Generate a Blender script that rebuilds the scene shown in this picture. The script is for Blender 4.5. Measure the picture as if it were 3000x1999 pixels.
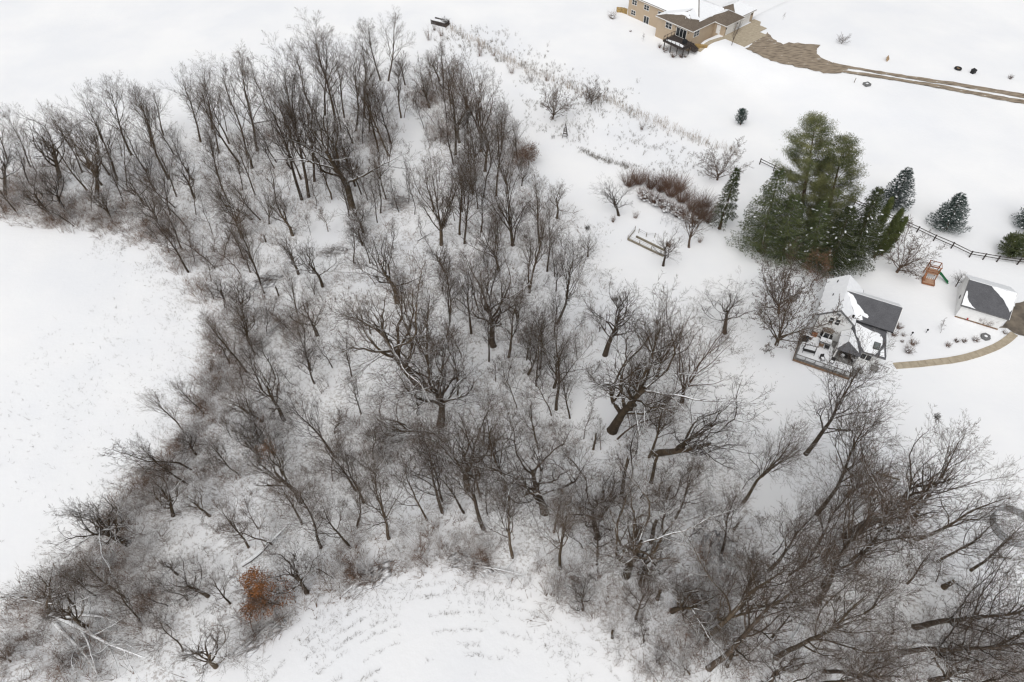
import bpy, math, random
import numpy as np
from mathutils import Vector, Matrix

for o in list(bpy.data.objects):
    bpy.data.objects.remove(o)
scene = bpy.context.scene
COL = scene.collection
R = math.radians

# ------------------------------------------------------------------ camera
CAM_H = 80.0
cam_d = bpy.data.cameras.new('camera')
cam = bpy.data.objects.new('camera', cam_d)
COL.objects.link(cam)
cam.location = (0, 0, CAM_H)
cam.rotation_euler = (R(90 - 49), 0, 0)
cam_d.sensor_width = 36
cam_d.lens = 24
cam_d.clip_start = 0.5
cam_d.clip_end = 6000
scene.camera = cam

# ------------------------------------------------------------------ overcast sky, soft sun
SUN_EL, SUN_AZ = 56, 205
world = bpy.data.worlds.new('World')
scene.world = world
world.use_nodes = True
wn = world.node_tree.nodes
wl = world.node_tree.links
wn.clear()
sky = wn.new('ShaderNodeTexSky')
sky.sky_type = 'NISHITA'
sky.sun_disc = False
sky.sun_elevation = R(SUN_EL)
sky.sun_rotation = R(SUN_AZ)
sky.dust_density = 3.0
hs = wn.new('ShaderNodeHueSaturation')
hs.inputs['Saturation'].default_value = 0.10      # a closed cloud deck: white-grey light
bg = wn.new('ShaderNodeBackground')
bg.inputs['Strength'].default_value = 0.15
wo = wn.new('ShaderNodeOutputWorld')
wl.new(sky.outputs[0], hs.inputs['Color'])
wl.new(hs.outputs[0], bg.inputs['Color'])
wl.new(bg.outputs[0], wo.inputs['Surface'])
sun_d = bpy.data.lights.new('sun', 'SUN')
sun_d.energy = 0.9
sun_d.angle = R(60)
sun_d.color = (1.0, 0.985, 0.96)
sun = bpy.data.objects.new('sun', sun_d)
COL.objects.link(sun)
sun.rotation_euler = (R(90 - SUN_EL), 0, R(180 - SUN_AZ))
sun.location = (0, 60, 120)

vs = scene.view_settings
vs.view_transform = 'Standard'
vs.look = 'None'
vs.exposure = 0.02
vs.gamma = 1.0
vs.use_curve_mapping = False
scene.render.engine = 'CYCLES'
try:
    scene.cycles.use_denoising = True
    scene.cycles.denoiser = 'OPENIMAGEDENOISE'
    scene.cycles.denoising_input_passes = 'RGB_ALBEDO_NORMAL'
    scene.cycles.denoising_prefilter = 'ACCURATE'
    scene.cycles.max_bounces = 5
    scene.cycles.diffuse_bounces = 3
    scene.cycles.pixel_filter_type = 'BLACKMAN_HARRIS'
    scene.cycles.filter_width = 1.3
except Exception:
    pass

# ------------------------------------------------------------------ helpers
def srgb(r, g, b):
    f = lambda c: (c / 255 / 12.92) if c / 255 <= .04045 else ((c / 255 + .055) / 1.055) ** 2.4
    return (f(r), f(g), f(b), 1)

def new_mat(name):
    m = bpy.data.materials.new(name)
    m.use_nodes = True
    nt = m.node_tree
    return m, nt, nt.nodes, nt.links, nt.nodes['Principled BSDF']

def ramp(N, pos):
    r = N.new('ShaderNodeValToRGB')
    el = r.color_ramp.elements
    while len(el) < len(pos):
        el.new(0.5)
    for e, (p, c) in zip(el, pos):
        e.position = p
        e.color = c
    return r

def mat(name, col, col2=None, scale=6.0, rough=.8, bump=0.0, bscale=30., spec=.25, detail=4., stretch=None, coord='Object', metal=0.):
    m, nt, N, L, B = new_mat(name)
    B.inputs['Roughness'].default_value = rough
    B.inputs['Specular IOR Level'].default_value = spec
    B.inputs['Metallic'].default_value = metal
    tc = N.new('ShaderNodeTexCoord')
    src = tc.outputs[coord]
    if stretch:
        mp = N.new('ShaderNodeMapping')
        mp.inputs['Scale'].default_value = stretch
        L.new(src, mp.inputs[0])
        src = mp.outputs[0]
    c1 = tuple(col) + (1,) if len(col) == 3 else col
    if col2 is None:
        col2 = tuple(min(1, v * .72) for v in c1[:3])
    c2 = tuple(col2) + (1,) if len(col2) == 3 else col2
    nz = N.new('ShaderNodeTexNoise')
    nz.inputs['Scale'].default_value = scale
    nz.inputs['Detail'].default_value = detail
    L.new(src, nz.inputs['Vector'])
    rp = ramp(N, [(.35, c2), (.65, c1)])
    L.new(nz.outputs['Fac'], rp.inputs[0])
    L.new(rp.outputs[0], B.inputs['Base Color'])
    if bump:
        n2 = N.new('ShaderNodeTexNoise')
        n2.inputs['Scale'].default_value = bscale
        n2.inputs['Detail'].default_value = 3
        L.new(src, n2.inputs['Vector'])
        bp = N.new('ShaderNodeBump')
        bp.inputs['Strength'].default_value = bump
        bp.inputs['Distance'].default_value = .05
        L.new(n2.outputs['Fac'], bp.inputs['Height'])
        L.new(bp.outputs[0], B.inputs['Normal'])
    return m

SNOW = (.87, .88, .89)

def snow_capped(name, col, col2, lo, hi, amount, scale=1.4, rough=.9, nscale=3.0):
    """bark or needles with snow lying on the faces that look up, in patches"""
    m, nt, N, L, B = new_mat(name)
    B.inputs['Roughness'].default_value = rough
    B.inputs['Specular IOR Level'].default_value = .15
    tc = N.new('ShaderNodeTexCoord')
    nz = N.new('ShaderNodeTexNoise')
    nz.inputs['Scale'].default_value = nscale
    nz.inputs['Detail'].default_value = 4
    L.new(tc.outputs['Object'], nz.inputs['Vector'])
    oi = N.new('ShaderNodeObjectInfo')
    rp = ramp(N, [(.32, tuple(col2) + (1,)), (.68, tuple(col) + (1,))])
    L.new(nz.outputs['Fac'], rp.inputs[0])
    hv = N.new('ShaderNodeHueSaturation')
    mr = N.new('ShaderNodeMapRange')
    mr.inputs['To Min'].default_value = .72
    mr.inputs['To Max'].default_value = 1.3
    L.new(oi.outputs['Random'], mr.inputs['Value'])
    L.new(mr.outputs[0], hv.inputs['Value'])
    L.new(rp.outputs[0], hv.inputs['Color'])
    ge = N.new('ShaderNodeNewGeometry')
    sx = N.new('ShaderNodeSeparateXYZ')
    L.new(ge.outputs['Normal'], sx.inputs[0])
    up = N.new('ShaderNodeMapRange')
    up.interpolation_type = 'SMOOTHSTEP'
    up.inputs['From Min'].default_value = lo
    up.inputs['From Max'].default_value = hi
    L.new(sx.outputs['Z'], up.inputs['Value'])
    n2 = N.new('ShaderNodeTexNoise')
    n2.inputs['Scale'].default_value = scale
    n2.inputs['Detail'].default_value = 3
    L.new(ge.outputs['Position'], n2.inputs['Vector'])
    pr = N.new('ShaderNodeMapRange')
    pr.inputs['From Min'].default_value = .62 - .34 * amount
    pr.inputs['From Max'].default_value = .72 - .34 * amount
    L.new(n2.outputs['Fac'], pr.inputs['Value'])
    mu = N.new('ShaderNodeMath')
    mu.operation = 'MULTIPLY'
    L.new(up.outputs[0], mu.inputs[0])
    L.new(pr.outputs[0], mu.inputs[1])
    mx = N.new('ShaderNodeMix')
    mx.data_type = 'RGBA'
    L.new(mu.outputs[0], mx.inputs['Factor'])
    L.new(hv.outputs[0], mx.inputs['A'])
    mx.inputs['B'].default_value = SNOW + (1,)
    L.new(mx.outputs['Result'], B.inputs['Base Color'])
    return m

def shingle_mat(name, c1, c2):
    m, nt, N, L, B = new_mat(name)
    B.inputs['Roughness'].default_value = .9
    B.inputs['Specular IOR Level'].default_value = .2
    tc = N.new('ShaderNodeTexCoord')
    br = N.new('ShaderNodeTexBrick')
    br.inputs['Scale'].default_value = 3.2
    br.inputs['Mortar Size'].default_value = .015
    br.inputs['Color1'].default_value = c1 + (1,)
    br.inputs['Color2'].default_value = c2 + (1,)
    br.inputs['Mortar'].default_value = tuple(v * .6 for v in c2) + (1,)
    L.new(tc.outputs['Object'], br.inputs['Vector'])
    nz = N.new('ShaderNodeTexNoise')
    nz.inputs['Scale'].default_value = .9
    nz.inputs['Detail'].default_value = 5
    L.new(tc.outputs['Object'], nz.inputs['Vector'])
    hv = N.new('ShaderNodeHueSaturation')
    mr = N.new('ShaderNodeMapRange')
    mr.inputs['To Min'].default_value = .75
    mr.inputs['To Max'].default_value = 1.25
    L.new(nz.outputs['Fac'], mr.inputs['Value'])
    L.new(mr.outputs[0], hv.inputs['Value'])
    L.new(br.outputs['Color'], hv.inputs['Color'])
    L.new(hv.outputs[0], B.inputs['Base Color'])
    return m

def siding_mat(name, c, pitch=.14):
    m, nt, N, L, B = new_mat(name)
    B.inputs['Roughness'].default_value = .55
    B.inputs['Specular IOR Level'].default_value = .3
    tc = N.new('ShaderNodeTexCoord')
    nz = N.new('ShaderNodeTexNoise')
    nz.inputs['Scale'].default_value = .7
    nz.inputs['Detail'].default_value = 5
    L.new(tc.outputs['Object'], nz.inputs['Vector'])
    rp = ramp(N, [(.3, tuple(v * .9 for v in c) + (1,)), (.7, tuple(c) + (1,))])
    L.new(nz.outputs['Fac'], rp.inputs[0])
    L.new(rp.outputs[0], B.inputs['Base Color'])
    wv = N.new('ShaderNodeTexWave')
    wv.bands_direction = 'Z'
    wv.wave_profile = 'SAW'
    wv.inputs['Scale'].default_value = 1 / pitch / 3.2
    L.new(tc.outputs['Object'], wv.inputs['Vector'])
    bp = N.new('ShaderNodeBump')
    bp.inputs['Strength'].default_value = .5
    bp.inputs['Distance'].default_value = .02
    L.new(wv.outputs['Fac'], bp.inputs['Height'])
    L.new(bp.outputs[0], B.inputs['Normal'])
    return m

M = {}
M['bark'] = snow_capped('bark', (.115, .085, .056), (.058, .044, .032), .6, .85, .85)
M['bark_dark'] = snow_capped('bark_dark', (.092, .069, .050), (.048, .037, .029), .6, .85, .8)
M['bark_brown'] = snow_capped('bark_brown', (.15, .105, .075), (.075, .055, .043), .6, .9, .3)
M['twig'] = snow_capped('twig', (.115, .077, .053), (.062, .044, .033), .84, .97, .12, scale=.8)
M['twig_red'] = snow_capped('twig_red', (.175, .108, .078), (.105, .068, .052), .88, .99, .1, scale=.8)
M['brush'] = snow_capped('brush', (.195, .120, .078), (.105, .067, .046), .6, .9, .62, scale=.6, nscale=.35)
M['log'] = snow_capped('log', (.12, .10, .085), (.06, .052, .046), .05, .4, 1.6)
M['needle'] = snow_capped('needle', (.115, .128, .054), (.046, .064, .031), .86, .98, .25, scale=1.2, nscale=.8)
M['needle_pine'] = snow_capped('needle_pine', (.215, .215, .092), (.078, .098, .050), .9, 1., .1, scale=1.2, nscale=.45)
M['needle_blue'] = snow_capped('needle_blue', (.075, .105, .092), (.036, .058, .050), .8, .97, .4, scale=1.4, nscale=.8)
M['needle_arbor'] = snow_capped('needle_arbor', (.115, .130, .045), (.055, .070, .028), .9, 1., .1, scale=1.5, nscale=1.2)
M['snow'] = mat('snow_cover', SNOW, (.82, .83, .85), scale=2., rough=.7, bump=.25, bscale=6)
M['leaf_orange'] = mat('leaf_orange', (.33, .135, .045), (.17, .080, .036), scale=1.2, rough=.8)
M['leaf_brown'] = mat('leaf_brown', (.185, .105, .062), (.105, .066, .044), scale=1.0, rough=.8)
M['grass'] = mat('dry_grass', (.33, .235, .145), (.18, .13, .085), scale=.5, rough=.9)
M['stubble'] = mat('stubble', (.20, .165, .12), (.10, .085, .07), scale=.5, rough=.9)
M['white'] = siding_mat('white_siding', (.84, .84, .83))
M['tan'] = siding_mat('tan_siding', (.47, .37, .265))
M['trim'] = mat('white_trim', (.80, .79, .77), (.74, .73, .71), rough=.5)
M['shingle'] = shingle_mat('grey_shingle', (.128, .128, .136), (.100, .100, .108))
M['shingle_tan'] = shingle_mat('brown_shingle', (.20, .165, .13), (.13, .105, .085))
M['glass'] = mat('window_glass', (.030, .034, .036), (.018, .02, .022), rough=.12, spec=.5)
M['glass_grey'] = mat('skylight_glass', (.16, .18, .18), (.12, .135, .135), rough=.2, spec=.5)
M['grey_wood'] = mat('grey_deck_wood', (.22, .215, .205), (.15, .145, .14), scale=3, rough=.85)
M['brown_wood'] = mat('brown_deck_wood', (.26, .165, .10), (.15, .10, .07), scale=3, rough=.8)
M['dark_wood'] = mat('dark_deck_wood', (.065, .052, .046), (.04, .033, .03), scale=3, rough=.8)
M['cedar'] = mat('cedar', (.33, .145, .070), (.22, .095, .05), scale=3, rough=.75)
M['cedar_floor'] = mat('cedar_floor', (.48, .31, .21), (.36, .22, .15), scale=3, rough=.75)
M['green'] = mat('green_plastic', (.03, .17, .07), (.025, .13, .055), rough=.35)
M['black'] = mat('black_metal', (.022, .022, .023), (.015, .015, .016), rough=.5)
M['wicker'] = mat('black_wicker', (.035, .033, .032), (.02, .02, .02), rough=.7, scale=40)
M['steel'] = mat('galvanised_steel', (.50, .51, .52), (.38, .39, .40), scale=1.5, rough=.5)
M['concrete'] = mat('tan_concrete', (.45, .385, .29), (.36, .305, .225), scale=1.6, rough=.9, bump=.2)
M['concrete_g'] = mat('grey_stone', (.20, .20, .20), (.13, .13, .13), scale=3, rough=.9, bump=.3)
M['weathered'] = mat('weathered_timber', (.27, .235, .175), (.17, .15, .115), scale=2.5, rough=.9)
M['stone'] = mat('yellow_stone', (.44, .30, .12), (.28, .19, .085), scale=1.3, rough=.9, bump=.4, bscale=8)
M['fabric'] = mat('grey_cushion', (.42, .42, .42), (.36, .36, .36), rough=.9)
M['red'] = mat('red_plastic', (.42, .03, .03), (.36, .025, .025), rough=.4)
M['tan_obj'] = mat('tan_board', (.42, .29, .17), (.33, .22, .13), rough=.8)

def link(o, parent=None):
    COL.objects.link(o)
    if parent is not None:
        o.parent = parent
    return o

def mesh_obj(name, verts, faces, m, parent=None, smooth=False):
    me = bpy.data.meshes.new(name)
    me.from_pydata([tuple(v) for v in verts], [], faces)
    me.materials.append(m)
    if smooth:
        me.polygons.foreach_set('use_smooth', [True] * len(me.polygons))
    me.update()
    return link(bpy.data.objects.new(name, me), parent)

def np_mesh(name, V, Fc, m, k=3):
    """V (n,3), Fc (f,k) numpy -> mesh"""
    me = bpy.data.meshes.new(name)
    nv, nf = len(V), len(Fc)
    me.vertices.add(nv)
    me.vertices.foreach_set('co', np.asarray(V, np.float32).ravel())
    me.loops.add(nf * k)
    me.loops.foreach_set('vertex_index', np.asarray(Fc, np.int32).ravel())
    me.polygons.add(nf)
    me.polygons.foreach_set('loop_start', np.arange(0, nf * k, k, dtype=np.int32))
    me.materials.append(m)
    me.update(calc_edges=True)
    return me

def empty(name, loc=(0, 0, 0), rz=0.):
    o = bpy.data.objects.new(name, None)
    o.empty_display_size = .3
    o.location = loc
    o.rotation_euler = (0, 0, rz)
    return link(o)

def tag(o, label, cat, group=None, kind=None):
    if label:
        o['label'] = label
    if cat:
        o['category'] = cat
    if group:
        o['group'] = group
    if kind:
        o['kind'] = kind
    return o

class MB:
    def __init__(s):
        s.v = []
        s.f = []
    def box(s, a, b):
        x0, y0, z0 = a
        x1, y1, z1 = b
        n = len(s.v)
        s.v += [(x0, y0, z0), (x1, y0, z0), (x1, y1, z0), (x0, y1, z0), (x0, y0, z1), (x1, y0, z1), (x1, y1, z1), (x0, y1, z1)]
        s.f += [tuple(n + i for i in q) for q in ((0, 3, 2, 1), (4, 5, 6, 7), (0, 1, 5, 4), (1, 2, 6, 5), (2, 3, 7, 6), (3, 0, 4, 7))]
        return s
    def slab(s, poly, th, up=None):
        """planar polygon (3d) given a thickness along -normal (normal made to look up)"""
        P = [Vector(p) for p in poly]
        nrm = Vector((0, 0, 0))
        for i in range(len(P)):
            a, b = P[i], P[(i + 1) % len(P)]
            nrm += Vector(((a.y - b.y) * (a.z + b.z), (a.z - b.z) * (a.x + b.x), (a.x - b.x) * (a.y + b.y)))
        nrm.normalize()
        if nrm.z < 0 or (abs(nrm.z) < 1e-6 and up is not None and nrm.dot(Vector(up)) < 0):
            P.reverse()
            nrm = -nrm
        n = len(s.v)
        k = len(P)
        s.v += [tuple(p) for p in P] + [tuple(p - nrm * th) for p in P]
        s.f.append(tuple(range(n, n + k)))
        s.f.append(tuple(range(n + 2 * k - 1, n + k - 1, -1)))
        for i in range(k):
            j = (i + 1) % k
            s.f.append((n + j, n + i, n + k + i, n + k + j))
        return s
    def bar(s, a, b, w, h=None):
        """square bar between two points"""
        a, b = Vector(a), Vector(b)
        h = h or w
        d = (b - a).normalized()
        up = Vector((0, 0, 1)) if abs(d.z) < .95 else Vector((0, 1, 0))
        x = d.cross(up).normalized() * (w / 2)
        y = x.cross(d).normalized() * (h / 2)
        n = len(s.v)
        for p in (a, b):
            s.v += [tuple(p - x - y), tuple(p + x - y), tuple(p + x + y), tuple(p - x + y)]
        s.f += [tuple(n + i for i in q) for q in ((3, 2, 1, 0), (4, 5, 6, 7), (0, 1, 5, 4), (1, 2, 6, 5), (2, 3, 7, 6), (3, 0, 4, 7))]
        return s
    def tube(s, pts, rad, k=6, cap=True):
        n0 = len(s.v)
        P = [Vector(p) for p in pts]
        for i, p in enumerate(P):
            d = (P[min(i + 1, len(P) - 1)] - P[max(i - 1, 0)]).normalized()
            up = Vector((0, 0, 1)) if abs(d.z) < .9 else Vector((1, 0, 0))
            x = d.cross(up).normalized()
            y = d.cross(x)
            r = rad[i] if hasattr(rad, '__len__') else rad
            for j in range(k):
                a = 2 * math.pi * j / k
                s.v.append(tuple(p + x * (math.cos(a) * r) + y * (math.sin(a) * r)))
        for i in range(len(P) - 1):
            for j in range(k):
                a = n0 + i * k + j
                b = n0 + i * k + (j + 1) % k
                s.f.append((b, a, a + k, b + k))
        if cap:
            s.f.append(tuple(n0 + j for j in range(k)))
            s.f.append(tuple(n0 + (len(P) - 1) * k + j for j in reversed(range(k))))
        return s
    def build(s, name, m, parent=None, smooth=False):
        return mesh_obj(name, s.v, s.f, m, parent, smooth)

def smooth01(t):
    t = np.clip(t, 0, 1)
    return t * t * (3 - 2 * t)

# tan house frame (used by the terrain too)
TH_O = (30.57, 184.05)
TH_EX, TH_EY = (.66, -.751), (.751, .66)
def terrain(x, y):
    dx, dy = x - TH_O[0], y - TH_O[1]
    u = dx * TH_EX[0] + dy * TH_EX[1]
    v = dx * TH_EY[0] + dy * TH_EY[1]
    d = np.hypot(x - 60, y - 168)
    g = .55 * np.maximum(0, u - 27)
    return 2.35 * smooth01((v + 6 + .5 * g) / (6.5 + g)) * smooth01((u - 23.3) / 2.2) * (1 - smooth01((d - 14) / 60))

def in_poly(X, Y, P):
    X = np.asarray(X, float)
    Y = np.asarray(Y, float)
    ins = np.zeros(X.shape, bool)
    n = len(P)
    for i in range(n):
        x0, y0 = P[i][:2]
        x1, y1 = P[(i + 1) % n][:2]
        if y0 == y1:
            continue
        c = ((y0 > Y) != (y1 > Y)) & (X < (x1 - x0) * (Y - y0) / (y1 - y0) + x0)
        ins ^= c
    return ins

def edge_dist(X, Y, P):
    d = np.full(np.shape(X), 1e9)
    n = len(P)
    for i in range(n):
        ax, ay = P[i][:2]
        bx, by = P[(i + 1) % n][:2]
        L2 = (bx - ax) ** 2 + (by - ay) ** 2 + 1e-9
        t = np.clip(((X - ax) * (bx - ax) + (Y - ay) * (by - ay)) / L2, 0, 1)
        d = np.minimum(d, np.hypot(X - ax - t * (bx - ax), Y - ay - t * (by - ay)))
    return d

def vnoise(X, Y, s, seed):
    """cheap smooth value noise in 0..1"""
    rs = np.random.RandomState(seed)
    G = rs.rand(128, 128)
    x, y = np.asarray(X) / s, np.asarray(Y) / s
    i, j = np.floor(x).astype(int), np.floor(y).astype(int)
    fx, fy = x - i, y - j
    fx, fy = fx * fx * (3 - 2 * fx), fy * fy * (3 - 2 * fy)
    g = lambda a, b: G[a % 128, b % 128]
    return (g(i, j) * (1 - fx) + g(i + 1, j) * fx) * (1 - fy) + (g(i, j + 1) * (1 - fx) + g(i + 1, j + 1) * fx) * fy

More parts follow.
